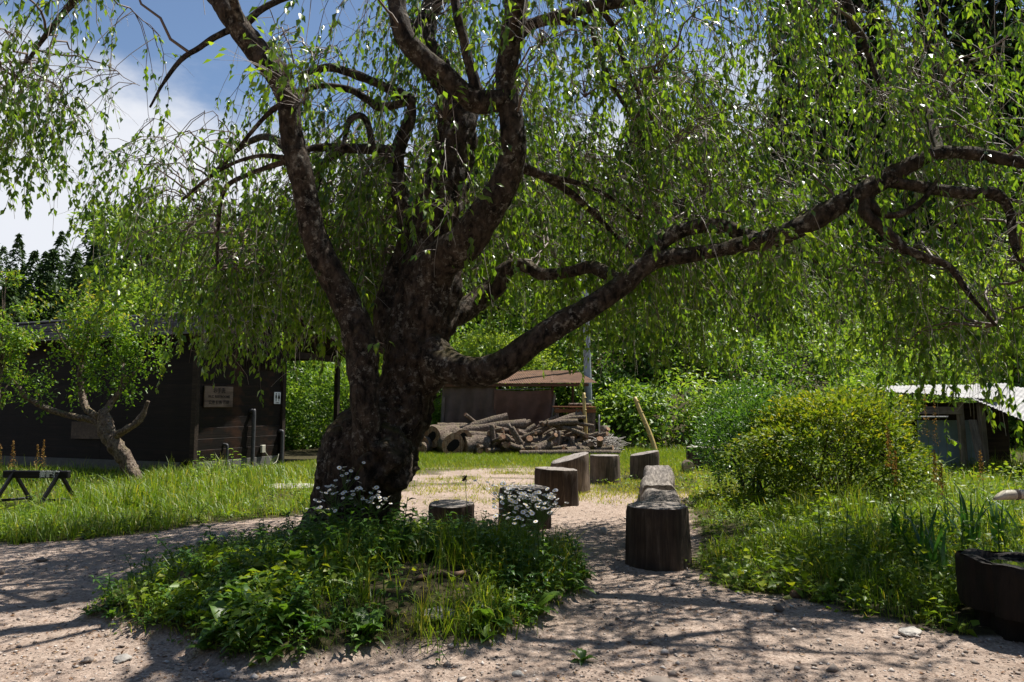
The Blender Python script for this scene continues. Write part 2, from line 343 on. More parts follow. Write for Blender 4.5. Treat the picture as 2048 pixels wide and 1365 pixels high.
def gz(x, y): return float(g(np.array([x]), np.array([y]))[0])
def GG(px, py):
    if py < 960: return G(px, py, 0)
    t = np.linspace(2.5, 26, 2400); u = (px-1024)/FPX; v = (682.5-py)/FPX; d = np.array((u, cP-v*sP, sP+v*cP)); q = d[None]*t[:, None]; q[:, 2] += CAM_H
    i = int(np.argmax(q[:, 2] < g(q[:, 0], q[:, 1]))); return float(q[i, 0]), float(q[i, 1])

def axis(fine0, fine1, st, lo, hi):
    a = list(np.arange(fine0, fine1+1e-6, st)); s = st; v = fine1
    while v < hi: s *= 1.13; v += s; a.append(v)
    s = st; v = fine0
    while v > lo: s *= 1.13; v -= s; a.insert(0, v)
    return np.array(a)
gx = axis(-9, 9, .075, -500, 500); gy = axis(3.2, 20, .075, -200, 700)
XX, YY = np.meshgrid(gx, gy); ZZ = g(XX, YY)
near = (np.abs(XX) < 9) & (YY > 3) & (YY < 13)
ZZ = ZZ+near*(n2(XX, YY, 7., 3.)*.006*(1-veg(XX, YY)))
nx, ny = len(gx), len(gy); ii = (np.arange(ny-1)[:, None]*nx+np.arange(nx-1)[None]).ravel()
GM = M('ground', (.3, .25, .2), .95, .15); b = NB(GM)
vg = b.attr('tint').outputs['Fac']; v = b.coord()
sand = b.ramp(b.noise(v, 7, 8, .7), (.3, (.30, .225, .182)), (.7, (.46, .375, .315)))
peb = b.n('ShaderNodeTexVoronoi'); peb.inputs['Scale'].default_value = 70; b.l(v, peb.inputs['Vector'])
sc_ = b.n('ShaderNodeSeparateColor'); b.l(peb.outputs['Color'], sc_.inputs[0])
sand = b.mix(1., sand, b.ramp(sc_.outputs[0], (0, (.62, .58, .56)), (.55, (1, .98, .96)), (1, (1.22, 1.2, 1.18))), 'MULTIPLY')
litter = b.ramp(b.noise(v, 42, 4, .75), (.60, (0, 0, 0)), (.68, (1, 1, 1)))
sand = b.mix(b.math('MULTIPLY', litter, .55), sand, (.16, .085, .05))
sand = b.mix(b.math('MULTIPLY', b.ramp(b.noise(v, 1.1, 5), (.45, (0, 0, 0)), (.7, (1, 1, 1))), .45), sand, (.22, .165, .125))
soil = b.ramp(b.noise(v, 13, 7, .7), (.3, (.03, .025, .014)), (.6, (.065, .055, .026)), (.8, (.07, .09, .022)))
b.base(b.mix(b.ramp(vg, (.25, (0, 0, 0)), (.75, (1, 1, 1))), sand, soil))
nn = b.bump(peb.outputs['Distance'], .35, .01); nn = b.bump(b.noise(v, 26, 7, .72), .8, .03, nn); b.norm(nn)
gm = mk('ground', np.stack([XX, YY, ZZ], -1).reshape(-1, 3), None, np.stack([ii, ii+1, ii+nx+1, ii+nx], -1), [GM], None, True, veg(XX, YY).ravel())
ob('ground', gm, kind='structure')

# ------------------------------------------------------------------ the cherry tree
Y0 = 7.5
def limb(pts):                                          # (px, py, depth, diameter in px) or world ('w', x, y, z, radius)
    C, Rr = [], []
    for q in pts:
        if q[0] == 'w': C.append(np.array(q[1:4], float)); Rr.append(q[4])
        else: C.append(P(q[0], q[1], q[2])); Rr.append(q[3]*.5*q[2]/FPX)
    return np.array(C), np.array(Rr)
base = np.array([G(690, 1085, .12)[0], 7.5, .05])
trunk = limb([('w', base[0]-.10, 7.5, -.15, .54), ('w', base[0]-.02, 7.5, .12, .48), (708, 1010, 7.5, 172), (722, 950, 7.5, 176), (744, 897, 7.5, 184), (770, 855, 7.5, 156), (800, 815, 7.5, 120), (815, 765, 7.5, 108), (830, 700, 7.5, 122), (850, 600, 7.5, 128),
              (870, 500, 7.5, 110), (886, 400, 7.5, 98), (905, 300, 7.55, 84), (915, 230, 7.6, 78), (900, 175, 7.65, 62), (865, 130, 7.7, 54), (845, 60, 7.8, 44), ('w', -.95, 7.9, 5.9, .11), ('w', -.7, 8.0, 7.0, .07), ('w', -.3, 8.1, 7.8, .03)])
LIMBS = [
 ('A', [(748, 945, 7.2, 84), (736, 890, 7.02, 66), (729, 800, 6.95, 58), (725, 720, 7.0, 64), (714, 660, 7.0, 62), (690, 600, 7.0, 60), (656, 540, 6.95, 57), (627, 470, 6.9, 54), (612, 400, 6.85, 50), (600, 340, 6.8, 50), (584, 270, 6.8, 45), (576, 200, 6.75, 45), (554, 150, 6.7, 48), (522, 110, 6.7, 50), (490, 70, 6.65, 50), (455, 20, 6.6, 48), (420, -25, 6.6, 44), ('w', -3.5, 6.4, 6.1, .08), ('w', -4.5, 6.2, 6.5, .045)]),
 ('B', [(850, 575, 7.4, 80), (885, 520, 7.25, 80), (935, 480, 7.1, 74), (978, 420, 7.0, 66), (1010, 360, 6.95, 58), (1026, 300, 6.9, 54), (1022, 230, 6.9, 50), (1013, 170, 6.9, 48), (1020, 100, 6.85, 48), (1031, 40, 6.8, 50), (1038, -30, 6.8, 46), ('w', .3, 6.7, 6.3, .085), ('w', 1.0, 6.4, 7.0, .06), ('w', 2.2, 6.2, 7.2, .035), ('w', 3.2, 6.1, 6.8, .02)]),
 ('B2', [(1012, 200, 6.9, 46), (965, 205, 6.85, 48), (925, 185, 6.8, 42), (890, 150, 6.75, 42), (850, 120, 6.75, 44), (815, 80, 6.7, 42), (797, 30, 6.7, 42), (788, -30, 6.7, 36), ('w', -1.3, 6.5, 6.4, .06), ('w', -1.7, 6.2, 7.0, .03)]),
 ('B3', [(960, 205, 6.85, 30), (945, 150, 6.8, 22), (930, 90, 6.75, 20), (915, 30, 6.7, 20), (905, -30, 6.7, 18), ('w', -.7, 6.4, 6.3, .02)]),
 ('C', [(795, 690, 7.75, 80), (780, 630, 7.85, 74), (792, 570, 7.9, 62), (813, 500, 7.9, 46), (816, 440, 7.9, 44), (800, 390, 7.9, 38), (791, 330, 7.9, 34), (800, 285, 7.9, 30), (820, 235, 7.9, 24), (818, 200, 7.85, 22), (788, 183, 7.8, 20), (745, 163, 7.75, 18), (700, 146, 7.7, 17), (655, 135, 7.7, 15), (600, 150, 7.7, 10)]),
 ('C2', [(790, 305, 7.9, 28), (750, 300, 7.85, 22), (700, 298, 7.8, 20), (655, 295, 7.7, 17), (620, 298, 7.6, 13), (590, 315, 7.5, 10)]),
 ('C3', [(745, 298, 7.85, 14), (738, 255, 7.85, 14), (722, 232, 7.85, 14), (700, 240, 7.85, 13), (690, 275, 7.85, 10), (684, 300, 7.8, 8)]),
 ('C4', [(690, 298, 7.8, 16), (655, 320, 7.7, 14), (640, 350, 7.7, 12), (632, 390, 7.65, 10), (636, 430, 7.6, 7)]),
 ('C5', [(830, 200, 7.9, 16), (765, 215, 7.9, 18), (735, 200, 7.9, 16), (700, 180, 7.9, 14), (640, 172, 7.85, 12), (590, 190, 7.8, 8)]),
 ('D', [(850, 700, 7.45, 90), (885, 728, 7.25, 72), (925, 740, 7.1, 66), (965, 742, 7.0, 62), (1010, 726, 6.95, 60), (1060, 690, 6.9, 53), (1120, 650, 6.9, 50), (1180, 615, 6.9, 46), (1240, 575, 6.9, 43), (1290, 532, 6.9, 40), (1330, 517, 6.9, 37), (1380, 511, 6.9, 32), (1440, 499, 6.85, 30), (1500, 488, 6.8, 32), (1550, 476, 6.75, 40), (1605, 452, 6.7, 42), (1662, 420, 6.65, 42), (1720, 388, 6.6, 40), (1780, 352, 6.55, 36), (1830, 325, 6.5, 31), (1880, 306, 6.45, 27), (1950, 308, 6.4, 25), (2020, 321, 6.3, 24), (2100, 340, 6.2, 20), (2200, 400, 6.1, 10)]),
 ('D2', [(1295, 530, 6.9, 36), (1318, 490, 6.95, 34), (1352, 466, 7.0, 31), (1400, 451, 7.0, 30), (1450, 456, 6.95, 32), (1492, 472, 6.9, 32), (1530, 486, 6.8, 28)]),
 ('D3', [(1770, 362, 6.55, 26), (1850, 376, 6.5, 24), (1930, 387, 6.45, 24), (1988, 388, 6.4, 24), (2018, 420, 6.4, 19), (2027, 480, 6.35, 16), (2045, 530, 6.3, 13), (2075, 600, 6.2, 8)]),
 ('D4', [(1742, 385, 6.6, 26), (1727, 420, 6.55, 24), (1752, 448, 6.5, 24), (1785, 478, 6.5, 24), (1808, 500, 6.5, 22), (1855, 517, 6.5, 18), (1900, 535, 6.45, 14), (1935, 585, 6.4, 10), (1990, 650, 6.35, 7)]),
 ('D5', [(1738, 405, 6.55, 18), (1768, 430, 6.5, 16), (1808, 426, 6.45, 14), (1848, 398, 6.4, 11), (1880, 350, 6.4, 7)]),
 ('E', [(880, 640, 7.6, 52), (920, 625, 7.75, 50), (955, 602, 7.85, 46), (990, 575, 7.9, 42), (1008, 545, 7.9, 36), (1040, 530, 7.85, 28), (1085, 549, 7.7, 25), (1130, 546, 7.6, 24), (1180, 535, 7.45, 26), (1215, 548, 7.25, 26), (1250, 565, 7.0, 22)]),
 ('F', [(1030, 330, 6.95, 26), (1075, 348, 7.1, 19), (1130, 378, 7.3, 16), (1180, 420, 7.5, 13), (1225, 465, 7.7, 9), (1260, 500, 7.8, 6)]),
 ('F2', [(1080, 350, 7.1, 14), (1150, 365, 7.3, 11), (1220, 395, 7.6, 9), (1280, 440, 7.8, 6)]),
 ('H', [(1030, 70, 6.85, 34), (1075, 45, 6.8, 26), (1130, 30, 6.8, 26), (1190, 12, 6.8, 26), (1250, 2, 6.75, 24), (1310, -12, 6.75, 22), ('w', 2.0, 6.7, 5.75, .045), ('w', 3.2, 6.6, 5.9, .035), ('w', 4.6, 6.3, 5.6, .02)]),
 ('H2', [('w', 2.9, 6.6, 5.9, .045), (1690, 0, 6.5, 22), (1705, 45, 6.5, 20), (1728, 85, 6.5, 16), (1742, 125, 6.5, 12), (1760, 170, 6.45, 8)]),
 ('H3', [(1195, 12, 6.8, 14), (1230, 60, 6.9, 11), (1250, 130, 7.0, 9), (1290, 210, 7.1, 7), (1330, 300, 7.2, 5)]),
 ('H4', [(1065, 45, 6.8, 14), (1170, 50, 6.9, 11), (1195, 100, 7.1, 11), (1220, 160, 7.3, 9), (1260, 230, 7.5, 8), (1300, 310, 7.6, 6)]),
 ('A2', [(485, 58, 6.65, 20), (515, 25, 6.7, 15), (555, 2, 6.75, 14), ('w', -2.0, 6.9, 5.7, .025), ('w', -1.8, 7.2, 6.3, .012)]),
 ('A3', [(470, 55, 6.65, 16), (430, 75, 6.6, 13), (400, 95, 6.55, 12), (360, 122, 6.5, 10), (325, 170, 6.45, 7), (300, 215, 6.4, 4)]),
 ('A4', [(577, 200, 6.75, 13), (540, 225, 6.8, 10), (505, 262, 6.9, 9), (470, 305, 7.0, 7), (440, 340, 7.1, 5)]),
 ('A5', [(585, 320, 6.8, 14), (535, 335, 6.9, 11), (490, 352, 7.1, 10), (455, 372, 7.3, 10), (440, 410, 7.4, 9), (436, 470, 7.5, 7), (435, 535, 7.5, 5)]),
 ('A6', [(580, 318, 6.8, 12), (520, 312, 6.8, 9), (460, 330, 6.9, 8), (410, 362, 7., 7), (365, 400, 7.1, 5)]),
 ('A7', [('w', -3.6, 6.4, 6.15, .05), ('w', -4.2, 6.9, 5.8, .04), ('w', -4.9, 7.3, 5.4, .025), ('w', -5.4, 7.5, 4.9, .012)]),
 ('K1', [(1020, 100, 6.85, 24), ('w', .15, 5.9, 5.5, .05), ('w', .3, 4.9, 5.9, .035), ('w', .5, 3.9, 5.7, .015)]),
 ('K2', [(490, 70, 6.65, 22), ('w', -2.7, 5.7, 5.9, .045), ('w', -2.9, 4.7, 6.1, .03), ('w', -3.0, 3.8, 5.8, .014)]),
 ('K3', [(905, 300, 7.6, 26), ('w', -.6, 8.6, 5.0, .055), ('w', -.4, 9.5, 5.5, .035), ('w', 0, 10.3, 5.1, .014)]),
 ('K4', [(791, 330, 7.9, 20), ('w', -1.8, 8.8, 4.7, .045), ('w', -2.6, 9.6, 5.0, .03), ('w', -3.3, 10.2, 4.5, .012)]),
 ('K5', [(1290, 532, 6.9, 22), ('w', 1.7, 8.0, 3.5, .045), ('w', 2.5, 9.0, 4.2, .03), ('w', 3.3, 9.8, 4.1, .012)]),
 ('K7', [('w', 1.0, 6.4, 7.0, .05), ('w', 1.4, 5.4, 7.1, .035), ('w', 1.8, 4.4, 6.5, .015)]),
 ('K8', [(600, 340, 6.8, 18), ('w', -2.6, 7.6, 4.4, .04), ('w', -3.3, 8.5, 4.6, .03), ('w', -4.2, 9.2, 4.2, .012)]),
 ('K9', [(1880, 306, 6.45, 20), ('w', 4.3, 7.2, 4.6, .035), ('w', 5.2, 8.0, 4.8, .02), ('w', 6.0, 8.4, 4.3, .01)]),
]
tree = thing('cherry_tree', 'huge old weeping cherry tree with gnarled mossy limbs leaning over the stump circle', 'tree', (base[0], 7.5, 0))
def part(name, me, parent, **k):                        # world-space mesh as a part of a moved thing
    o = ob(name, me, parent, **k); o.matrix_parent_inverse = parent.matrix_basis.inverted(); return o
bpy.context.view_layer.update()
V, T, Q = sweep(*trunk, sides=56, step=.035, amp=.10, fr=2.2, ridge=.06, seed=3.)
flare = np.clip(.55-V[:, 2], 0, .7); ang = np.arctan2(V[:, 1]-7.5, V[:, 0]-base[0])
cx = np.array([base[0], 7.5]); V[:, :2] += (V[:, :2]-cx)*(flare*(.3+.35*np.cos(ang*5+.6)))[:, None]*.6
ac = Acc(); ac.add(V, T, Q); part('trunk', ac.mesh('trunk', BARK, smooth=True), tree)
st_ = limb([(715, 990, 7.4, 140), (698, 940, 7.32, 112), (686, 900, 7.3, 88), (679, 868, 7.3, 68), (674, 848, 7.3, 36)])
ac = Acc(); ac.add(*sweep(*st_, sides=32, step=.03, amp=.16, fr=5., ridge=.02, seed=8.)); part('broken_stub', ac.mesh('stub', BARK, smooth=True), tree, label='rounded mossy stub of a lost limb')
bu = limb([(756, 1010, 7.25, 30), (760, 970, 7.2, 90), (764, 925, 7.12, 118), (768, 890, 7.12, 104), (772, 866, 7.16, 64), (774, 852, 7.2, 24)])
ac = Acc(); ac.add(*sweep(*bu, sides=36, step=.025, amp=.30, fr=8., ridge=.045, seed=5.)); part('burl', ac.mesh('burl', BARK, smooth=True), tree, label='lumpy burl where the front limb leaves the trunk')
kn = limb([(872, 670, 7.35, 20), (868, 700, 7.3, 60), (868, 740, 7.3, 64), (858, 785, 7.4, 30)])
ac = Acc(); ac.add(*sweep(*kn, sides=28, step=.03, amp=.2, fr=6., seed=4.)); part('burl', ac.mesh('burl', BARK, smooth=True), tree)
NODES = []
for nm, pts in LIMBS:
    C, Rr = limb(pts); big = Rr.max() > .09
    V, T, Q = sweep(C, Rr, sides=26 if big else 12, step=.04 if big else .06, amp=.11 if big else .13, fr=4.5 if big else 9, ridge=.012 if big else .004, seed=ord(nm[0]) % 7+len(pts))
    ac = Acc(); ac.add(V, T, Q); part('limb', ac.mesh('limb', BARK, smooth=True), tree)
    n = max(6, int(np.linalg.norm(np.diff(C, axis=0), axis=1).sum()/.15)); pr = catmull(np.column_stack([C, Rr]), n)
    NODES.append(pr[(pr[:, 2] > 2.6) | (pr[:, 0] > 1.2)])
n = 40; pr = catmull(np.column_stack(trunk), n); NODES.append(pr[pr[:, 2] > 4.5])
NODES = np.vstack(NODES)

def zbot(x, y):
    z = np.interp(x, [-6.5, -5, -4.2, -3.6, -2, -1.2, -.2, .8, 1.6, 3, 4, 5.5, 7], [4.2, 3.9, 3.0, 2.1, 2.0, 2.5, 2.75, 2.2, 1.95, 1.9, 1.6, 1.15, 1.1])
    return z+np.where(y < 7.3, np.minimum((7.3-y)*1.5*(1-.85*sst(3.4, 4.2, x)), np.maximum(3.9-z, 0)+np.clip(6.0-y, 0, 2)*.25), 0)+np.where(y > 9, (y-9)*.1, 0)
tw_p, tw_r, sh_start, sh_dir, sh_dry = [], [], [], [], []
K = 520; cnt = 0; DRAPE = 42
while cnt < K:
    x, y = RNG.uniform(-6.2, 6.8), RNG.uniform(3.5, 10.9)
    if x > 5.3 and RNG.random() < .85: continue
    if x > 3.2 and RNG.random() < .3: continue
    drape = cnt < DRAPE+20                                   # the low curtain before the restroom
    if drape: x, y = (RNG.uniform(-4.0, -1.5), RNG.uniform(8.0, 10.2)) if cnt < DRAPE else (RNG.uniform(3.2, 5.6), RNG.uniform(6.3, 8.8))
    rr = ((x-.3)/6.4)**2+((y-7)/3.9)**2
    if rr > 1: continue
    if not drape and x < -2.2 and RNG.random() < (.72 if y < 8 else .55): continue
    if y < 7.1 and RNG.random() < .5: continue
    if y < 5.0 and RNG.random() < .5: continue
    if -2.0 < x < .2 and y < 7.2 and RNG.random() < .62: continue
    if -4.5 < x < -1.6 and y < 7.6 and RNG.random() < .4: continue
    zt = 3.7+3.6*math.sqrt(1-rr); zl = max(float(zbot(x, y))+.7, 2.7)
    z = zl+(max(zt, zl+.4)-zl)*RNG.random()**.9
    if drape: z = RNG.uniform(2.8, 3.9) if x < 0 else RNG.uniform(2.1, 3.2)
    if z > 1.5+.575*y+.4 and RNG.random() < .72: continue      # the crown is thin at the top
    T_ = np.array([x, y, z]); d = NODES[:, :3]-T_; dist = np.linalg.norm(d, axis=1)+np.where(d[:, 2] > .2, .5, 0)+RNG.uniform(0, .5, len(d)); k = int(np.argmin(dist))
    S = NODES[k, :3]; ds = np.linalg.norm(T_-S)
    if ds > (3.4 if drape else 2.9): continue
    cnt += 1
    mid = (S+T_)/2+np.array([0, 0, .22*ds])+RNG.normal(size=3)*.08*ds
    t = np.linspace(0, 1, 10)[:, None]; c = (1-t)**2*S+2*t*(1-t)*mid+t*t*T_; c[1:-1] += RNG.normal(size=(8, 3))*.03*ds
    r0 = min(.016, .006+.007*ds, NODES[k, 3]*.8+.003); tw_p.append(c); tw_r.append(np.linspace(r0, .0035, 10))
    out = norm(np.array([x-.0, (y-7)*.8, 0])+1e-3)
    swing = np.append(RNG.normal(size=2)*.25, 0)+np.array([.15*(x > 0), 0, 0])
    for q in range(int(RNG.integers(6, 11))):
        f = RNG.uniform(.25, 1)**.8*9; i = min(int(f), 8); p0 = c[i]*(1-f+i)+c[i+1]*(f-i)
        a = RNG.uniform(0, 2*math.pi); dv = np.array([math.cos(a), math.sin(a), .15])*RNG.uniform(.2, .95)+out*RNG.uniform(.1, .7)+swing
        sh_start.append(p0); sh_dir.append(dv); sh_dry.append(RNG.random() < (.2+.16*(x > .8)))
sh_start = np.array(sh_start); sh_dir = np.array(sh_dir); sh_dry = np.array(sh_dry)
zb = zbot(sh_start[:, 0], sh_start[:, 1])+RNG.normal(size=len(sh_start))*.22
Ls = np.minimum(RNG.uniform(.5, 2.3, len(sh_start)), (sh_start[:, 2]-zb)*1.15); ok = Ls > .22
sh_start, sh_dir, Ls, sh_dry = sh_start[ok], sh_dir[ok], Ls[ok], sh_dry[ok]
NS, KS = len(Ls), 9
pos = np.zeros((NS, KS, 3)); pos[:, 0] = sh_start; dcur = sh_dir.copy()
for k in range(1, KS):
    dcur = dcur*.76+np.array([0, 0, -.27])+RNG.normal(size=(NS, 3))*.10
    pos[:, k] = pos[:, k-1]+norm(dcur)*(Ls/(KS-1))[:, None]
rd = np.linspace(.0042, .0017, KS)[None]*np.clip(Ls/1.2, .6, 1.3)[:, None]
ac = Acc(); V, Q = tubes(np.array(tw_p), np.array(tw_r), 5); ac.add(V, None, Q)
V, Q = tubes(pos[~sh_dry], rd[~sh_dry], 3); ac.add(V, None, Q); V, Q = tubes(pos[sh_dry], rd[sh_dry]*1.05, 3); ac.add(V, None, Q, m=1)
NL = int(NS*2.1); si = RNG.integers(0, NS, NL); ki = RNG.integers(1, KS-1, NL); lat = np.zeros((NL, 4, 3)); lat[:, 0] = pos[si, ki]
dl = norm(RNG.normal(size=(NL, 3))*np.array([1, 1, .35])+np.array([.15, 0, -.25])); ll = RNG.uniform(.10, .48, NL)
for k in range(1, 4): dl = norm(dl+np.array([0, 0, -.28])+RNG.normal(size=(NL, 3))*.12); lat[:, k] = lat[:, k-1]+dl*(ll/3)[:, None]
lr = np.linspace(.0026, .0012, 4)[None]*np.ones((NL, 1)); ldry = RNG.random(NL) < .5
V, Q = tubes(lat[~ldry], lr[~ldry], 3); ac.add(V, None, Q); V, Q = tubes(lat[ldry], lr[ldry], 3); ac.add(V, None, Q, m=1)
part('twigs', ac.mesh('twigs', TWIG, TWIG_DRY), tree, kind='stuff')
lp, ld, ln_, ls_ = [], [], [], []
spc = .046
for s in range(NS):
    n = int(Ls[s]/spc); t0 = RNG.uniform(0, .35)
    if sh_dry[s]: n = int(n*.18)
    if n < 1: continue
    t = t0+(1-t0)*RNG.random(n)**.75; f = t*(KS-1); i = np.minimum(f.astype(int), KS-2); fr = (f-i)[:, None]
    keep = np.sin(t*7+s)*.5+.5 > RNG.random(n)*.75-.18; i = i[keep]; fr = fr[keep]
    if not len(i): continue
    p_ = pos[s, i]*(1-fr)+pos[s, i+1]*fr; lp.append(p_); ld.append(norm(pos[s, i+1]-pos[s, i]))
lt = lat[~ldry]
for k in range(5): f = RNG.uniform(.3, 3, len(lt)); i = np.minimum(f.astype(int), 2); fr = (f-i)[:, None]; j = np.arange(len(lt)); lp.append(lt[j, i]*(1-fr)+lt[j, i+1]*fr); ld.append(norm(lt[j, i+1]-lt[j, i]))
lp = np.vstack(lp); ld = np.vstack(ld); n = len(lp)
hd = RNG.normal(size=(n, 3)); hd[:, 2] = 0; hd = norm(hd)
dd = norm(ld*.55+hd*RNG.uniform(.25, .95, n)[:, None]+np.array([0, 0, -.45]))
nr = norm(hd*.6+RNG.normal(size=(n, 3))*.55+np.array([0, 0, .55]))
L = RNG.uniform(.05, .108, n); ac = Acc()
add_leaves(ac, lp, dd, nr, L, L*RNG.uniform(.38, .54, n), np.clip(RNG.normal(.46, .27, n), 0, 1))
part('foliage', ac.mesh('cherry_foliage', LEAF_CHERRY), tree, kind='stuff')
print('cherry leaves', n, 'shoots', NS)
# leafy epicormic sprigs growing straight off the limbs
def sprig(px, py, Y, n=26, spread=.22):
    c = P(px, py, Y); p_ = c+RNG.normal(size=(n, 3))*spread*np.array([1, .7, .6]); d = norm((p_-c)*1.5+np.array([0, 0, -.15])); L = RNG.uniform(.07, .125, n)
    return p_, d, norm(RNG.normal(size=(n, 3))*.5+np.array([0, -.2, 1.])), L
ac = Acc()
for a in ((545, 105, 6.2, 60, .2), (585, 160, 6.2, 40, .16), (905, 400, 6.6, 20, .14), (930, 370, 6.6, 16, .12), (760, 690, 6.7, 8, .05), (1090, 30, 6.0, 40, .2), (1180, 140, 6.0, 30, .16), (880, 190, 6.4, 22, .15), (1330, 90, 6., 26, .18), (1560, 470, 6.3, 26, .14)):
    p_, d, nr, L = sprig(*a); c = P(*a[:3])+np.array([0, .45, -.05]); cc = np.broadcast_to(c, p_.shape); V, Q = tubes(np.stack([cc, (cc+p_)/2+RNG.normal(size=p_.shape)*.03+np.array([0, 0, .04]), p_], 1), np.tile([.0035, .002, .0012], (len(p_), 1)), 3); ac.add(V, None, Q, m=1); add_leaves(ac, p_, d, nr, L, L*.45, np.clip(RNG.normal(.65, .2, len(L)), 0, 1))
part('sprigs', ac.mesh('sprigs', LEAF_CHERRY, TWIG), tree, kind='stuff')

# ------------------------------------------------------------------ far woodland and hillside growth
def conifer(h, r, n, size, t0=.1, droop=.35):            # one triangle pair per spray
    t = t0+(1-t0)*RNG.random(n)**1.25; a = RNG.uniform(0, 2*math.pi, n); tier = np.round(t*h/.9)*.9/h; k_ = .55 if size > .5 else .12; t = t*(1-k_)+tier*k_
    rad = r*np.clip(1-t, .02, 1)**.75*(.45+.55*RNG.random(n)**.4)*(1+.22*np.sin(a*3+t*19)); p = np.stack([rad*np.cos(a), rad*np.sin(a), t*h], -1)
    d = norm(np.stack([np.cos(a), np.sin(a), np.full(n, -droop)], -1)+RNG.normal(size=(n, 3))*.3); L = size*RNG.uniform(.6, 1.3, n)
    return p-d*L[:, None]*.5, d, norm(RNG.normal(size=(n, 3))*.45+np.array([0, 0, 1.])), L
def roundtree(h, r, n, size, low=.3):
    k = 26; c = rdir(k)*RNG.uniform(.35, .95, (k, 1)); c = c*np.array([r, r, h*(1-low)*.5])+np.array([0, 0, h*(1+low)*.5]); i = RNG.integers(0, k, n)
    p = c[i]+norm(RNG.normal(size=(n, 3)))*(.36*r*RNG.random(n)**.4)[:, None]*np.array([1, 1, .75]); d = norm((p-c[i])+RNG.normal(size=(n, 3))*.3*r+np.array([0, 0, -.12*r])); L = size*RNG.uniform(.6, 1.3, n)
    return p, d, norm(RNG.normal(size=(n, 3))*.5+np.array([0, 0, .8])), L
ac = Acc(); n = 0
while n < 340:
    y = 40+24*RNG.random()**.8; x = RNG.uniform(-.85, .9)*y
    if .29*y < x < .37*y: continue                       # open sky beside the tall cedars
    h = RNG.uniform(8, 13.5)*(1 if y > 50 else .8); r = h*RNG.uniform(.17, .26); z = gz(x, y)-.3; con = RNG.random() < .72
    fine = x < -.38*y; p, d, nr, L = (conifer(h, r, 1500 if fine else 640, .42 if fine else .72) if con else roundtree(h*.8, r*1.5, 640, .62, .15))
    V, T, c = leaves(p+np.array([x, y, z]), d, nr, L, L*(.42 if con else .6), simple=True)
    ac.add(V, T, tint=np.repeat(np.clip(RNG.normal(.30 if con else .75, .22, len(L))+RNG.normal()*.08, 0, 1), c)); n += 1
for q in range(95):                                     # unseen trees added beside and behind the viewer to darken the ambient light
    a = RNG.uniform(-2.9, -.25) if q > 20 else RNG.choice([-.1, -3.05])+RNG.normal()*.08; d_ = RNG.uniform(17, 34); x, y = d_*math.cos(a), d_*math.sin(a)+2
    h = RNG.uniform(9, 15); p, d, nr, L = conifer(h, h*.26, 330, 1.4); V, T, c = leaves(p+np.array([x, y, gz(x, y)-.3]), d, nr, L, L*.5, simple=True); ac.add(V, T, tint=np.repeat(np.clip(RNG.normal(.3, .2, len(L)), 0, 1), c))
wood = ac.mesh('woodland', LEAF_WOOD)
ob('woodland', wood, kind='stuff', label='dense dark conifer wood covering the hill behind the clearing, plus added trees out of view', category='woodland')
ac = Acc()
for q in range(300):                                    # undergrowth on the slope
    y = 26.5+22*RNG.random()**1.25; x = RNG.uniform(-.42, .85)*y
    if y < 29.5 and -3.4 < x < 4.4: y += 3.5
    r = RNG.uniform(.8, 1.9)*(1 if y > 30 else .8); z = gz(x, y); n = int(420*min(1.4, r)*(1.2 if y < 36 else .8))
    p = rdir(n, .25)*r*RNG.uniform(.72, 1.08, (n, 1)); p *= np.array([1, 1, RNG.uniform(.8, 1.3)])
    lobes = 1+.28*vnoise(p*1.6+q); p = p*lobes[:, None]; p = p[p[:, 2] > -.6*r]; n = len(p)
    d = norm(p*np.array([1, 1, .3])+RNG.normal(size=(n, 3))*.6*r+np.array([0, 0, -.35*r])); nr = norm(p*.5+RNG.normal(size=(n, 3))*.35*r+np.array([0, 0, .8*r]))
    L = RNG.uniform(.13, .30, n); V, T, c = leaves(p+np.array([x, y, z+.55*r]), d, nr, L, L*.52, simple=True); ac.add(V, T, tint=np.repeat(np.clip(RNG.normal(.42, .22, n)+RNG.normal()*.16, 0, 1), c))
ob('undergrowth', ac.mesh('undergrowth', LEAF_BRIGHT), kind='stuff', label='mass of bright green shrubs and saplings on the slope', category='undergrowth')

def tree_thing(name, label, x, y, gen, mat, h, tr, leafw=.5, lean=(0, 0), group=None, branches=6, bark=BARK_FAR, tmean=.45, simple=True, tsd=.2):
    z = gz(x, y); t = thing(name, label, 'tree', (x, y, z), group=group)
    C = np.array([(0, 0, -.3), (lean[0]*.3, lean[1]*.3, h*.35), (lean[0]*.7, lean[1]*.7, h*.7), (lean[0], lean[1], h*.95)]); ac = Acc()
    ac.add(*sweep(C, np.array([tr*1.2, tr*.85, tr*.5, tr*.1]), 12, .3, .08, 3.)); ob('trunk', ac.mesh('trunk', bark, smooth=True), t)
    p, d, nr, L = gen; zz = (p[:, 2]/h)[:, None]; p = p+np.array([lean[0], lean[1], 0])*zz
    ac = Acc()
    for q in range(branches):
        k = RNG.integers(0, len(p)); e = p[k]; s0 = np.array([lean[0]*e[2]/h*.7, lean[1]*e[2]/h*.7, e[2]*.72]); m = (s0+e)/2+np.array([0, 0, .1])
        ac.add(*sweep(np.array([s0, m, e]), np.array([tr*.38, tr*.22, tr*.07]), 6, .25, .05, 4.))
    if branches: ob('branches', ac.mesh('branches', bark, smooth=True), t, kind='stuff')
    ac = Acc(); add_leaves(ac, p, d, nr, L, L*leafw, np.clip(RNG.normal(tmean, tsd, len(L)), 0, 1), simple=simple)
    ob('crown', ac.mesh('crown', mat), t, kind='stuff'); return t
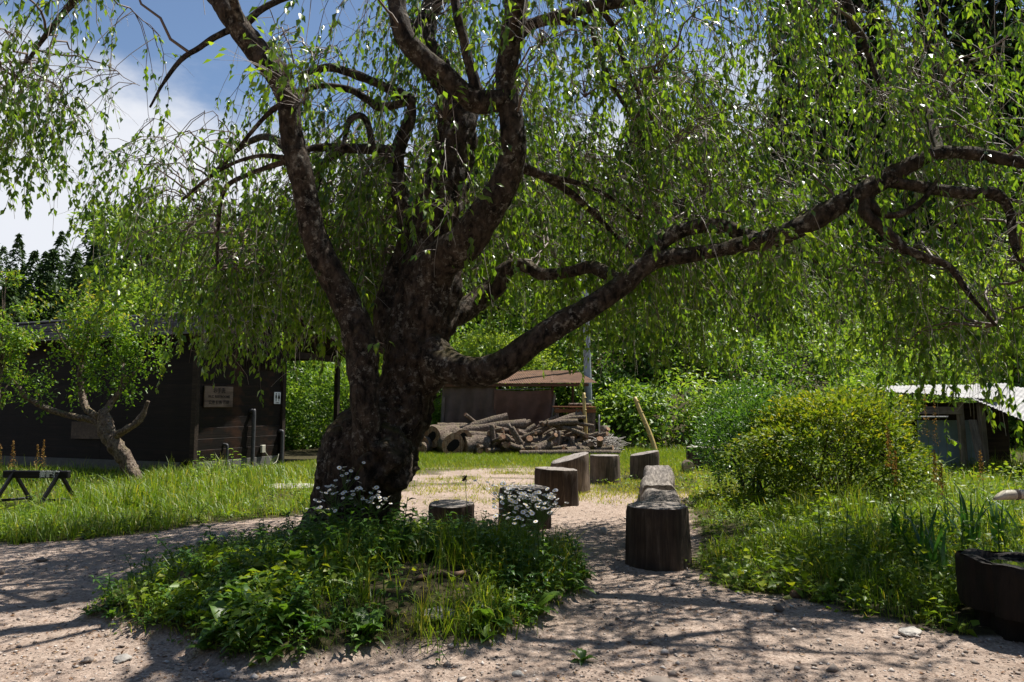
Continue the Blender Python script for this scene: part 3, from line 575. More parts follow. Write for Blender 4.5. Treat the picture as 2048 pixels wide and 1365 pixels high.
for (x, y, h, r, lb) in ((19.9, 48, 25, 3.2, 'tall dark cedar whose straight left edge stands against the sky'), (25.0, 50, 26, 3.3, 'second tall dark cedar, right of the one at the sky gap'),
                         (29.2, 47, 24, 3.2, 'tall dark cedar half hidden behind the hanging cherry twigs at the right'), (34.0, 49, 25, 3.2, 'dark cedar at the right edge above the tin roofed shed')):
    tree_thing('cedar_tree', lb, x, y, conifer(h, r, 7500, .75, .04, .5), LEAF_DARK, h, .38, .36, group='tall cedars on the slope', branches=0)
tree_thing('maple_tree', 'bright yellow-green rounded tree rising behind the dark restroom roof', -14.2, 28, roundtree(9.6, 2.9, 9500, .21, .25), LEAF_BRIGHT, 9.6, .14, .55, branches=12, tmean=.62)
tree_thing('maple_tree', 'lighter green tree beside the yellow-green one, behind the cherry limb', -10.2, 30, roundtree(8.6, 2.5, 6000, .22, .2), LEAF_BRIGHT, 8.6, .13, .55, branches=9, tmean=.4)
tree_thing('broadleaf_tree', 'pale green tree between restroom roof and cherry trunk', -6.6, 31, roundtree(8.2, 2.8, 6500, .24, .1), LEAF_BRIGHT, 8.2, .14, .55, branches=9, tmean=.66)
tree_thing('broadleaf_tree', 'sunlit yellow-green tree on the slope below the right cherry limb', 15.5, 27.5, roundtree(8.4, 3.3, 8500, .24, .1), LEAF_BRIGHT, 8.4, .16, .55, branches=9, tmean=.75)
tree_thing('broadleaf_tree', 'leafy sunlit tree behind the pale tin shed roof', 20.2, 29, roundtree(8.0, 3.0, 7000, .24, .1), LEAF_BRIGHT, 8.0, .16, .55, branches=7, tmean=.68)
tree_thing('broadleaf_tree', 'green tree on the slope just right of the grey pole', 6.2, 33, roundtree(8.5, 3.0, 7500, .24, .1), LEAF_BRIGHT, 8.5, .15, .55, branches=9, tmean=.5)
tree_thing('broadleaf_tree', 'green tree standing above the woodshed roof', 1.2, 33, roundtree(8.8, 3.0, 7500, .24, .1), LEAF_BRIGHT, 8.8, .15, .55, branches=9, tmean=.45)

# ------------------------------------------------------------------ the restroom building
BA = R(22); bo = (-6.88, 16.1, gz(-7, 17))
bld = thing('restroom_building', 'low dark charred-board restroom building with a shingled gable roof at the left', 'building', bo, (0, 0, -BA))
EZ, RZ, HW, LEN = 3.13, 4.07, 3.17, 15.
FY, GX, BY = .45, -.62, 3.45                             # front wall, gable wall, rear wall of the room
box('plinth', bld, CONC, (LEN-.9, .16, .3), (-LEN/2-.25+GX/2, FY+.06, .10)); box('plinth', bld, CONC, (.16, BY-FY, .3), (GX-.06, (FY+BY)/2+.02, .10))
nrow = 11; bh = (EZ-.28-.02)/nrow
for i in range(nrow):
    z = .26+bh*(i+.5)
    for k, (x0, x1) in enumerate(((GX-.06, -3.6), (-3.6, -8.2), (-8.2, -LEN+.8))):
        box('wall_board', bld, WALLWOOD_X, (abs(x1-x0)-.004, .028, bh+.015), ((x0+x1)/2, FY+.008*(i % 2)+.003*k, z), (R(4), 0, 0), .004)
    box('wall_board', bld, WALLWOOD, (.028, BY-FY-.1, bh+.015), (GX-.008*(i % 2), (FY+BY)/2, z), (0, R(4), 0), .004)
for i in range(5):                                       # boards closing the gable triangle
    z0 = EZ-.12+i*.19; y0 = FY+max(0, (z0+.15-EZ+.1)/(RZ-EZ)*HW-.2)
    if y0 < HW+.3: box('gable_board', bld, WALLWOOD, (.026, BY-y0, .19), (GX-.012, (y0+BY)/2, z0+.08), (0, R(3), 0), .003)
for (x, y) in ((GX, FY), (GX, BY)): box('corner_post', bld, DARKBEAM, (.13, .13, EZ-.1), (x+.02, y-.02, EZ/2+.05), bev=.008)
box('rear_wall', bld, WALLWOOD_X, (LEN-1.6, .05, EZ-.2), (-LEN/2-.2, BY, EZ/2+.1))
box('porch_post', bld, DARKBEAM, (.13, .13, EZ-.1), (GX, 2*HW-.45, EZ/2)); box('porch_post', bld, DARKBEAM, (.13, .13, EZ-.1), (-4.6, 2*HW-.45, EZ/2))
box('porch_beam', bld, DARKBEAM, (.12, 2*HW-.4-BY, .18), (GX+.003, (BY+2*HW-.3)/2, EZ-.18)); box('eave_beam', bld, DARKBEAM, (LEN-.9, .12, .16), (-LEN/2-.1, 2*HW-.45, EZ-.10))
box('ridge_beam', bld, DARKBEAM, (LEN-.1, .12, .16), (-LEN/2-.03, HW, RZ-.2))
ang = math.atan2(RZ-EZ, HW); sl_ = math.hypot(RZ-EZ, HW)
for sgn in (-1, 1):
    ac = Acc(); nr_ = 24; stp = (sl_+.12)/nr_
    for i in range(nr_):
        s0 = i*stp; yy = sgn*(s0+stp*.5)*math.cos(ang); zz = RZ-(s0+stp*.5)*math.sin(ang)
        nb = 9
        for k in range(nb):
            w = (LEN+.1)/nb; Vb, Qb = boxV(w-.008, stp*1.35, .022); c, s_ = math.cos(-sgn*-(ang-.12)), math.sin(-sgn*-(ang-.12))
            a_ = sgn*(-(ang-.14)); c, s_ = math.cos(a_), math.sin(a_); Vb = np.stack([Vb[:, 0], Vb[:, 1]*c-Vb[:, 2]*s_, Vb[:, 1]*s_+Vb[:, 2]*c], -1)
            ac.add(Vb+np.array([-LEN+w*(k+.5)+.02+RNG.normal()*.006, HW+yy, zz+.055+RNG.normal()*.004]), None, Qb)
    shg = ob('roof_shingles', ac.mesh('roof_shingles', ROOFWOOD), bld, kind='stuff')
    rb = beam('roof_slope', bld, DARKBEAM, (-LEN/2, HW, RZ), (-LEN/2, HW+sgn*sl_*math.cos(ang), EZ), LEN-.02, .05)
    sub(shg, rb); bb = beam('barge_board', bld, GREYPOST, (.03, HW, RZ-.08), (.03, HW+sgn*(sl_+.05)*math.cos(ang), EZ-.10), .04, .17); sub(bb, rb)
    for k in range(3): beam('rafter', bld, DARKBEAM, (-.2-.2*k, HW, RZ-.1), (-.2-.2*k, HW+sgn*sl_*math.cos(ang), EZ-.10), .06, .09)
box('ridge_cap', bld, ROOFWOOD, (LEN+.15, .32, .07), (-LEN/2, HW, RZ+.10), bev=.02)
def gpix(px, z=0):                                       # distance along the gable wall seen at image column px
    u = (px-1024)/FPX; L_ = np.array((-math.cos(BA), math.sin(BA))); Gd = np.array((math.sin(BA), math.cos(BA))); o = np.array(bo[:2])-L_*GX
    return (u*o[1]-o[0])/(Gd[0]-u*Gd[1])
ac = Acc()
for k in range(16):
    Vb, Qb = boxV(.03, .035, .5, (GX+.025, gpix(480)+k*.085, EZ-.42)); ac.add(Vb, None, Qb)
ob('vent_slats', ac.mesh('vent_slats', DARKBEAM), bld, kind='stuff')
def pipe(y, h, r=.045):
    ac = Acc(); ac.add(*sweep(np.array([(GX+.12, y, -.1), (GX+.12, y, h*.5), (GX+.12, y, h-.05), (GX+.09, y, h), (GX-.05, y, h+.01)]), np.full(5, r), 12, .06)); ob('drain_pipe', ac.mesh('pipe', PIPE, smooth=True), bld)
pipe(gpix(452), .62, .03); pipe(gpix(503), 1.42, .05); pipe(gpix(561), .88, .045)
jb = box('meter_box', bld, CREAM, (.07, .14, .2), (GX+.055, gpix(527), .45), bev=.012)
ac = Acc(); ya, yb_ = gpix(529), gpix(556); ac.add(*sweep(np.array([(GX+.09, ya, .38), (GX+.12, ya+.2, .16), (GX+.14, (ya+yb_)/2, .06), (GX+.13, yb_-.1, .12), (GX+.1, yb_, .3)]), np.full(5, .009), 6, .05)); sub(ob('cable', ac.mesh('cable', CREAM), bld), jb)
box('window_panel', bld, SIGNWOOD, (1.35, .02, .42), (-3.9, FY-.05, .95), (0, 0, 0), .004)

def text(body, size, mat, parent, loc, rot, name='lettering', ext=.002, sx=1.):
    cu = bpy.data.curves.new(name, 'FONT'); cu.body = body; cu.size = size; cu.align_x = 'CENTER'; cu.align_y = 'CENTER'; cu.extrude = ext; cu.resolution_u = 2; cu.offset = size*.022
    o = bpy.data.objects.new(name, cu); COL.objects.link(o); bpy.context.view_layer.update()
    me = bpy.data.meshes.new_from_object(o.evaluated_get(bpy.context.evaluated_depsgraph_get())); bpy.data.objects.remove(o); me.materials.clear(); me.materials.append(mat)
    return ob(name, me, parent, loc, rot, (sx, 1, 1))
bpy.context.view_layer.update(); BM = Matrix.Translation(bo) @ Matrix.Rotation(-BA, 4, 'Z')
ys, ye = gpix(406), gpix(463); zs = .5*(P(435, 773, 17.6)[2]+P(435, 813, 17.6)[2]); yc = (ys+ye)/2; wdt = ye-ys
sg = thing('wooden_sign', 'brown wooden sign board with dark Japanese lettering on the restroom wall', 'sign', BM @ Vector((GX+.06, yc, zs)), (0, 0, -BA))
sgb = box('board', sg, SIGNWOOD, (.03, wdt, .5), (0, 0, 0), bev=.006)
FR = (math.pi/2, 0, math.pi/2)
text('お手洗', .13, INK, sgb, (.018, 0, .14), FR); text('W.C. RESTROOMS', .085, INK, sgb, (.018, 0, .0), FR); text('公衆 便所 管理', .10, INK, sgb, (.018, 0, -.14), FR)
yt = gpix(553); zt_ = P(553, 795, 19)[2]
sg2 = thing('toilet_sign', 'small white sign with black man and woman figures at the wall edge', 'sign', BM @ Vector((GX+.05, yt, zt_)), (0, 0, -BA))
spl = box('plate', sg2, WHITE, (.012, .25, .31), (0, 0, 0), bev=.003)
for yy, dress in ((-.055, False), (.055, True)):
    ac = Acc(); th = np.arange(12)*math.pi/6; ac.add(np.column_stack([np.zeros(12), .022*np.cos(th)+yy, .022*np.sin(th)+.105]), [(0, k, k+1) for k in range(1, 11)])
    bdy = [(-.03, .075), (.03, .075), (.052, -.02) if dress else (.03, 0), (.015, -.02), (.013, -.085), (-.013, -.085), (-.015, -.02), (-.052, -.02) if dress else (-.03, 0)]
    bv = np.array([(0, y_+yy, z_) for y_, z_ in bdy]); ac.add(bv, [(0, 7, 6), (0, 6, 1), (1, 6, 3), (1, 3, 2), (6, 5, 4), (6, 4, 3)])
    ob('figure', ac.mesh('figure', BLACK), spl, (.0085, 0, 0))
text('TOILET', .045, BLACK, spl, (.009, 0, -.125), FR, ext=.0008)

# ------------------------------------------------------------------ black trestle sign at the left
sx, sy = -7.12, 11.0; tr_ = thing('trestle_sign', 'low black wooden trestle barrier with white Japanese lettering in the left grass', 'barrier', (sx, sy, gz(sx, sy)), (0, 0, R(-4)))
tbm = box('beam', tr_, BLACKPAINT, (1.02, .085, .11), (0, 0, .50), bev=.01)
for xx in (-.36, .36):
    for s_ in (-1, 1): beam('leg', tr_, BLACKPAINT, (xx+s_*-.02, 0, .56), (xx+s_*.13, s_*.28, 0), .06, .045)
    beam('stretcher', tr_, BLACKPAINT, (xx-.10, -.21, .13), (xx+.16, .19, .13), .05, .035)
text('妻籠宿', .105, WHITE, tbm, (.23, -.045, 0), (math.pi/2, 0, 0))

# ------------------------------------------------------------------ stumps, log benches, basin
def stump_mesh(Rd, h, seed, slope=(0, 0), flare=.08, mat=None, sides=44, rough=1.):
    th = np.arange(sides)*2*math.pi/sides; nz = 12; V = []
    tops = h+(slope[0]*np.cos(th)+slope[1]*np.sin(th))*Rd
    prof = 1+.075*rough*fbm(np.stack([np.cos(th)*2+seed, np.sin(th)*2, np.full(sides, seed)], -1), 2)
    fis = -np.clip(vnoise(np.stack([np.cos(th)*9+seed, np.sin(th)*9, np.full(sides, seed*.7)], -1)), .15, 1)*.09*rough+.02*rough
    for k in range(nz):
        f = k/(nz-1); q = np.stack([np.cos(th)*4, np.sin(th)*4, np.full(sides, f*1.2+seed)], -1)
        r = Rd*(prof+fis+flare*(1-f)**3*(1+.5*np.sin(th*3+seed))+.03*rough*fbm(q*2, 2)); r = r*(1-.035*(f > .97))
        V.append(np.column_stack([r*np.cos(th), r*np.sin(th), -.06+(tops+.06)*f]))
    V = np.vstack(V); k = np.arange(nz-1)[:, None]*sides; j = np.arange(sides)[None]; j2 = (j+1) % sides
    Q = np.stack([k+j, k+j2, k+sides+j2, k+sides+j], -1).reshape(-1, 4); edge = V[-sides:]
    rings = [edge]; cen = edge.mean(0)
    for f in (.985, .8, .55, .3, .1): e = cen+(edge-cen)*f; e = e.copy(); e[:, 2] += .006+.006*fbm(e*14+seed, 2); rings.append(e)
    Vt = np.vstack(rings+[cen[None]+np.array([0, 0, .006])]); m = len(rings); k = np.arange(m-1)[:, None]*sides
    Qt = np.stack([k+j, k+j2, k+sides+j2, k+sides+j], -1).reshape(-1, 4); e0 = (m-1)*sides; jj = np.arange(sides)
    Tt = np.stack([e0+jj, e0+(jj+1) % sides, np.full(sides, m*sides)], -1)
    return mk('stump_body', V, None, Q, [mat or STUMPSIDE], None, True), mk('cut_top', Vt, Tt, Qt, [CUTTOP])
STUMPS = [(1.42, 7.17, .30, .555, (0, .0), 'large dark sawn stump seat at the front end of the log bench'),
          (.165, 9.33, .305, .49, (0, 0), 'wide stump seat behind the white daisies'),
          (.69, 11.4, .32, .545, (-.05, 0), 'stump seat with an orange patch at its foot, in front of the slanted one'),
          (1.03, 13.1, .34, .60, (.28, .05), 'grey stump seat with a slanting top'),
          (1.85, 14.6, .285, .54, (0, 0), 'pale flat-topped stump with a crack round it, middle of the far side'),
          (2.8, 15.5, .30, .53, (.18, 0), 'pale stump just behind the far end of the log bench'),
          (4.45, 17.3, .33, .53, (0, 0), 'far stump holding up one end of the plank seat'),
          (-.74, 8.95, .27, .33, (0, .05), 'low dark stump hidden in weeds right of the cherry trunk')]
for i, (x, y, r, h, sl0, lb) in enumerate(STUMPS):
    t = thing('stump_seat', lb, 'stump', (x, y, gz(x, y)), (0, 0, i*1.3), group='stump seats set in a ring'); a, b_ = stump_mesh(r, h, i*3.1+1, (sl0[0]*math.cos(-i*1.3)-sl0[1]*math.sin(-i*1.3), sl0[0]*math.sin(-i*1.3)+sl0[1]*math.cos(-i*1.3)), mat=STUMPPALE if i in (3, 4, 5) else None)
    ob('body', a, t); ob('cut_top', b_, t)
def logbench(lb, a, b_, r, seed):
    a = np.array(a); b_ = np.array(b_); m = (a+b_)/2; t = thing('log_bench', lb, 'bench', (*m, gz(*m)), (0, 0, math.atan2(*(b_-a)[::-1])), group='log benches along the path'); Ln = np.linalg.norm(b_-a)
    C = np.array([(-Ln/2, 0, r*.92), (-Ln*.2, .03, r*.93), (Ln*.15, -.02, r*.9), (Ln/2, 0, r*.92)]); V, T, Q = sweep(C, np.full(4, r), 30, .09, .07, 3., .02, (.02, .02), seed)
    V[:, 2] = np.minimum(V[:, 2], r*1.62+.03*fbm(V*np.array([1.5, 9, 1])+seed, 2)); ac = Acc(); ac.add(V, None, Q); ob('log', ac.mesh('log', GREYWOOD, smooth=False), t)
    ac = Acc(); ac.add(V+np.where(np.arange(len(V)) >= 0, 0, 0)[:, None], T); ob('cut_end', ac.mesh('cut_end', CUTTOP), t)
logbench('near grey split-log bench behind the dark front stump', (1.56, 7.75), (2.02, 10.05), .25, 2.)
logbench('far cracked grey log bench running back along the path', (2.06, 10.3), (2.72, 13.7), .26, 5.)
# plank seat at the back
t = thing('plank_seat', 'grey plank lying across the far stump and a short support by the bush', 'bench', (5.05, 17.2, gz(5, 17)), (0, 0, R(-6)))
box('plank', t, GREYWOOD, (1.9, .28, .06), (.35, 0, .46), (0, R(1), 0), .01); ac = Acc(); ac.add(*sweep(np.array([(1.1, 0, -.05), (1.1, 0, .2), (1.1, 0, .43)]), np.array([.16, .15, .15]), 18, .08, .08, 5.)); ob('support', ac.mesh('support', STUMPSIDE, smooth=True), t)
t = thing('short_log', 'short pale log lying end-on in front of the far stump', 'log', (3.98, 16.6, gz(4, 16.6)+.13), (0, 0, R(80)))
V, T, Q = sweep(np.array([(-.28, 0, 0), (0, 0, .01), (.28, 0, 0)]), np.full(3, .13), 20, .08, .06, 6., 0, (.02, .02)); ac = Acc(); ac.add(V, None, Q); ob('bark', ac.mesh('bark', BARK_LOG, smooth=True), t); ac = Acc(); ac.add(V, T); ob('cut_end', ac.mesh('cut_end', CUTPALE), t)
# hollowed-log basin with bamboo spout
bx_, by_ = 3.50, 5.02; bz = gz(bx_, by_); t = thing('water_basin', 'black wet hollowed-log water basin in the lower right corner', 'basin', (bx_, by_, bz))
a, b_ = stump_mesh(.33, .19, 4.4, (0, 0), .04, STUMPDARK, 60, 1.6); ob('pedestal', a, t)
a, b_ = stump_mesh(.42, .25, 9.2, (-.06, 0), .0, STUMPDARK, 72, 1.7); o = ob('bowl', a, t, (0, 0, .165))
th = np.arange(32)*math.pi/16; ac = Acc()
for f, z in ((1, .0), (.8, .004), (.78, -.06)): ac.V.append(np.column_stack([(.40*f+.02*np.sin(th*5+f))*np.cos(th), (.40*f+.02*np.sin(th*4))*np.sin(th), .412+z+.012*np.sin(th*7)-.06*.42*f*np.cos(th)])); ac.t.append(np.full(32, .5)); ac.n += 32
k = np.arange(2)[:, None]*32; j = np.arange(32)[None]; ac.Q.append(np.stack([k+j, k+(j+1) % 32, k+32+(j+1) % 32, k+32+j], -1).reshape(-1, 4)); ob('rim', ac.mesh('rim', STUMPDARK), t)
ac = Acc(); ac.add(np.vstack([np.column_stack([.345*np.cos(th), .345*np.sin(th), np.full(32, .385)]), [[0, 0, .385]]]), [(k, (k+1) % 32, 32) for k in range(32)]); ob('water', ac.mesh('water', WATERM), t)
t = thing('bamboo_spout', 'pale bamboo water spout cut at a slant above the basin', 'spout', (4.75, 5.12, gz(4.75, 5.1)))
C = np.array([(-1.36, 0, .84), (-.9, 0, .855), (-.4, 0, .87), (.1, 0, .885)]); V, T, Q = sweep(C, np.array([.034, .034, .034, .034]), 16, .05, 0, 1, 0, (.02, .02)); V[:16, 0] += (V[:16, 2]-.84)*1.3; ac = Acc(); ac.add(V, T, Q); tub = ob('tube', ac.mesh('tube', BAMBOO2, smooth=True), t)
for xx in (-1.24, -.85, -.45): ac = Acc(); z_ = .84+(xx+1.36)*.031; ac.add(*sweep(np.array([(xx-.012, 0, z_), (xx, 0, z_), (xx+.012, 0, z_)]), np.array([.035, .0385, .035]), 16, .006)); ob('node_ring', ac.mesh('node', GREYPOST, smooth=True), tub)
ac = Acc(); ac.add(*sweep(np.array([(.02, .03, -.1), (.02, .03, .5), (.02, .03, 1.0)]), np.full(3, .04), 10, .1, .05, 5.)); ob('post', ac.mesh('post', GREYPOST, smooth=True), t)

# ------------------------------------------------------------------ woodshed, rack, firewood
WY = 26.0; wz = gz(0, WY); w0 = P(1000, 800, WY)[0]
shed = thing('woodshed', 'open woodshed with rusty corrugated roof and brown tarpaulin walls', 'shed', (0, WY, wz))
def wp(px, py, dY=0.): q = P(px, py, WY+dY); return np.array([q[0], dY, q[2]-wz])
def corr(name, parent, mat, a, b_, c, d, waves, amp=.018, nv=6):   # corrugated sheet a-b front edge, d-c back edge
    nu = waves*6+1; u = np.linspace(0, 1, nu)[None, :, None]; v_ = np.linspace(0, 1, nv)[:, None, None]; a, b_, c, d = map(np.asarray, (a, b_, c, d))
    p = (a*(1-u)+b_*u)*(1-v_)+(d*(1-u)+c*u)*v_; p[..., 2] += amp*np.sin(np.linspace(0, waves*2*math.pi, nu))[None]+.006*RNG.normal(size=(nv, 1))
    i = (np.arange(nv-1)[:, None]*nu+np.arange(nu-1)[None]).ravel(); Vp = p.reshape(-1, 3); n_ = len(Vp); lo = Vp-np.array([0, 0, .004])
    Qp = np.stack([i, i+1, i+nu+1, i+nu], -1); return ob(name, mk(name, np.vstack([Vp, lo]), None, np.vstack([Qp, Qp[:, ::-1]+n_]), [mat], None, True), parent)
fl, fr_, br, bl = wp(872, 767, -.3), wp(1192, 766, -.3), wp(1150, 741, 2.6), wp(880, 741, 2.6)
for k in range(5):
    f0, f1 = k/5, (k+1)/5+.01; corr('roof_sheet', shed, RUST, fl+(fr_-fl)*f0+np.array([0, 0, .008*(k % 2)]), fl+(fr_-fl)*f1+np.array([0, 0, .008*(k % 2)]), bl+(br-bl)*f1+np.array([0, 0, .008*(k % 2)]), bl+(br-bl)*f0+np.array([0, 0, .008*(k % 2)]), 14, .011)
for (px, nm) in ((886, 'a'), (1104, 'b')):
    q = wp(px, 800); beam('post', shed, RUSTDARK if nm == 'b' else GREYPOST, (q[0], 0, -.1), (q[0]+.02, 0, fl[2]-.03), .09, .09)
beam('post', shed, GREYPOST, (wp(990, 800)[0], .02, 0), (wp(990, 800)[0], .02, fl[2]-.05), .035, .035)
for px in (890, 1000, 1145): q = wp(px, 760, 2.5); beam('post', shed, RUSTDARK, (q[0], 2.45, -.1), (q[0], 2.45, br[2]-.05), .09, .09)
beam('leaning_prop', shed, GREYPOST, wp(1098, 866, -.25), wp(1109, 790, -.02), .09, .07); beam('leaning_prop', shed, GREYPOST, wp(883, 872, -.2), wp(887, 795, -.1), .1, .08)
beam('eave_beam', shed, RUSTDARK, fl+np.array([.1, .1, -.07]), fr_+np.array([-.25, .1, -.07]), .08, .1); beam('rail', shed, STEEL, wp(985, 780), wp(1104, 777), .03, .03); beam('rafter', shed, RUSTDARK, wp(1104, 764), wp(1104, 745, 2.4), .07, .08)
TARP2 = simple('russet_tarp', (.115, .062, .042), .8, 3., .3, .35, .02)
def tarp(x0, x1, y0, y1, seed, mat):
    nu, nv = 40, 16; a, b_ = wp(x0, y0), wp(x1, y1); u, v_ = np.meshgrid(np.linspace(0, 1, nu), np.linspace(0, 1, nv)); x = a[0]+(b_[0]-a[0])*u
    z = a[2]+(b_[2]-a[2])*v_-.05*np.sin(u*math.pi)*(1-v_); fold = .075*np.sin(u*26+seed+v_*2.5)*(.35+.65*v_)+.2*vnoise(np.stack([u*6+seed+v_*2.2, v_*1.4, u*0], -1))*v_
    p = np.stack([x, -.12+fold, z], -1).reshape(-1, 3); i = (np.arange(nv-1)[:, None]*nu+np.arange(nu-1)[None]).ravel(); Qp = np.stack([i, i+nu, i+nu+1, i+1], -1); n_ = len(p)
    ob('tarpaulin', mk('tarpaulin', np.vstack([p, p+np.array([0, .006, 0])]), None, np.vstack([Qp, Qp[:, ::-1]+n_]), [mat], None, True), shed)
tarp(888, 992, 769, 868, 1., TARP); tarp(988, 1103, 780, 866, 4., TARP2)
for px in (900, 918, 938, 960): beam('hanger', shed, GREYPOST, wp(px, 771, -.12), wp(px, 762, -.12), .03, .02)
rack = thing('timber_rack', 'rough timber rack with orange planks on top, right of the woodshed', 'rack', (P(1150, 880, 25)[0], 25.2, gz(2.2, 25.2)))
for k in range(3): box('plank', rack, RUSTWOOD, (1.45, .26, .05), (-.02, -.3+k*.29, 1.5+.004*k), (0, R(.6), R(1.2*k-1)), .008)
box('apron', rack, RUSTWOOD, (1.4, .05, .13), (0, -.42, 1.38), bev=.008)
for xx in (-.62, .42, .62): box('leg', rack, GREYPOST, (.1, .1, 1.47), (xx, -.36, .73), (0, R(1.5), 0))
for xx in (-.62, .62): box('leg', rack, GREYPOST, (.1, .1, 1.47), (xx, .38, .73))
beam('brace', rack, GREYPOST, (-.3, -.43, .55), (.05, -.43, 1.4), .06, .04); beam('brace', rack, GREYPOST, (.52, -.43, .55), (.15, -.43, 1.4), .06, .04)
for k in range(3): 
    lg = thing('short_log', ['left of three grey sticks lying on the timber rack', 'middle of three grey sticks lying on the timber rack', 'right of three grey sticks lying on the timber rack'][k], 'log', (P(1150, 880, 25)[0]+.05+.16*k, 25.1, gz(2.2, 25.2)+1.585), (0, 0, .3*k)); ac = Acc(); ac.add(*sweep(np.array([(-.25, 0, 0), (0, 0, .01), (.25, 0, 0)]), np.full(3, .05), 10, .1, .1, 8.)); ob('bark', ac.mesh('bark', BARK_LOG, smooth=True), lg)
def stick(name, lb, cat, a, b_, r, mat, sides=10, nodes=0):
    a, b_ = np.array(a), np.array(b_); o = thing(name, lb, cat, tuple(a)); ac = Acc(); d = b_-a; C = np.array([d*f+np.array([math.sin(f*5)*r*.4, 0, 0]) for f in np.linspace(0, 1, 6)])
    ac.add(*sweep(C, np.linspace(r*1.08, r*.9, 6), sides, .15, .05, 6., 0, (.02, .02))); shf = ob('shaft', ac.mesh('shaft', mat, smooth=True), o)
    for k in range(nodes): f = (k+.6)/nodes; q = d*f; ac = Acc(); e = d/np.linalg.norm(d)*.012; ac.add(*sweep(np.array([q-e, q, q+e]), np.array([r*1.0, r*1.16, r*1.0]), sides, .01)); ob('node_ring', ac.mesh('node', mat, smooth=True), shf)
    return o
def gp(px, py, Y): q = P(px, py, Y); return q
q = gp(1171, 895, 24.2); stick('bamboo_pole', 'upright yellow bamboo pole in front of the timber rack', 'pole', (q[0], 24.2, gz(q[0], 24.2)-.05), gp(1169, 786, 24.4), .06, BAMBOO, 12, 5)
q = gp(1312, 880, 24.8); stick('bamboo_pole', 'yellow pole leaning in the green slope right of the woodshed', 'pole', (q[0], 24.8, gz(q[0], 24.8)-.05), gp(1271, 795, 25.3), .075, BAMBOO, 12, 5)
q = gp(1197, 885, 24.6); stick('white_stake', 'thin white stake beside the timber rack', 'stake', (q[0], 24.6, gz(q[0], 24.6)-.05), gp(1199, 830, 24.7), .03, TIN, 8)
q = gp(1213, 890, 25); stick('grey_post', 'thick grey post end at the right of the timber rack', 'post', (q[0], 25, gz(q[0], 25)-.05), gp(1210, 852, 25.1), .16, GREYPOST, 14)
q = gp(1178, 800, 28.5); up_ = thing('utility_pole', 'slim grey utility pole rising behind the woodshed', 'pole', (q[0], 28.5, gz(q[0], 28.5)), (0, R(-1.2), 0))
ac = Acc(); ac.add(*sweep(np.array([(0, 0, -.4), (0, 0, 4), (0, 0, 9)]), np.array([.165, .14, .11]), 16, .5)); ush = ob('shaft', ac.mesh('shaft', STEEL, smooth=True), up_); 
for zz in (5.2, 7.6): ac = Acc(); ac.add(*sweep(np.array([(0, 0, zz), (0, 0, zz+.08)]), np.array([.15, .15]), 16, .05)); ob('clamp_band', ac.mesh('band', PIPE, smooth=True), ush)

# firewood: rounds at the left, a heap of thin logs in the middle
def log_mesh(Ln, r, seed, hollow=False, bend=.02):
    C = np.array([(-Ln/2, 0, 0), (-Ln/6, bend, bend*.5), (Ln/6, bend*.6, bend), (Ln/2, 0, 0)]); V, T, Q = sweep(C, np.array([r, r*.96, r*.97, r*.93]), 16 if r > .12 else 9, max(.06, Ln/9), .09, 5., r*.05, (.02, .02), seed)
    ac = Acc(); ac.add(V, None, Q, m=0); ac.add(V, T, m=1)
    if hollow:
        for sg_ in (-1, 1):
            th = np.arange(14)*2*math.pi/14; rr = r*.5*(1+.25*np.sin(th*2+seed)); ac.add(np.vstack([np.column_stack([np.full(14, sg_*(Ln/2+.012+r*.02)), rr*np.cos(th)+r*.06, rr*np.sin(th)]), [[sg_*(Ln/2+.012+r*.02), r*.06, 0]]]), [((k, (k+1) % 14, 14) if sg_ > 0 else ((k+1) % 14, k, 14)) for k in range(14)], m=2)
    return ac.mesh('log', BARK_LOG, CUTEND, HOLLOW)
def log(lb, px, py, Y, r, Ln, yaw, pitch=0., hollow=False, seed=0, group='firewood logs in front of the woodshed', mesh=None, name='firewood_log'):
    q = P(px, py, Y); o = ob(name, mesh or log_mesh(Ln, r, seed, hollow), None, (q[0], Y, max(q[2], gz(q[0], Y)+r*.8*abs(math.cos(pitch)))), (0, -pitch, yaw), label=lb, category='log', group=group); return o
HP = math.pi/2
for a in (('hollow red-brown log round facing the camera, lowest at the front of the pile', 900, 890, 23.4, .38, .9, HP+.35, 0, True), ('log round with a dark hollow heart, middle of the pile front', 921, 876, 23.6, .30, .9, HP+.3, 0, True),
          ('big log round with a dark shaded end, left part of the pile', 893, 873, 24., .36, 1.2, HP-.75, 0, True), ('log round with a pale oval cut face at the left end of the pile', 870, 868, 24.3, .28, .9, HP-.55, 0),
          ('dark log round at the foot of the pale-faced one', 866, 889, 23.9, .26, .9, HP-.7, 0), ('rotten orange log stub lying low beside the hollow one', 952, 893, 23.4, .33, .8, .35, 0, True),
          ('short log round on top of the pile by the shed post', 905, 858, 24.6, .2, 1., .1, 0), ('weathered log round half hidden by the cherry trunk', 852, 897, 23.6, .2, .7, HP-.4, 0),
          ('long thick log resting slantwise across the pile top', 948, 855, 24.5, .17, 2.4, .2, .28), ('thick grey log lying level below the slanting one', 985, 857, 24.4, .19, 2.3, .1, .12),
          ('barkless mid-size log lying in the middle of the pile', 962, 876, 24.0, .2, 1.6, -.25, -.05), ('pale split log chunk lying in the grass before the heap', 1083, 897, 23.2, .17, .75, .5, .3)):
    log(*a, seed=a[1] % 13)
thin = [log_mesh(1.5, .075, 1, bend=.05), log_mesh(1.2, .095, 3, bend=.03), log_mesh(1.8, .06, 7, bend=.07), log_mesh(1.0, .11, 9)]
HEAP, HO = [], []
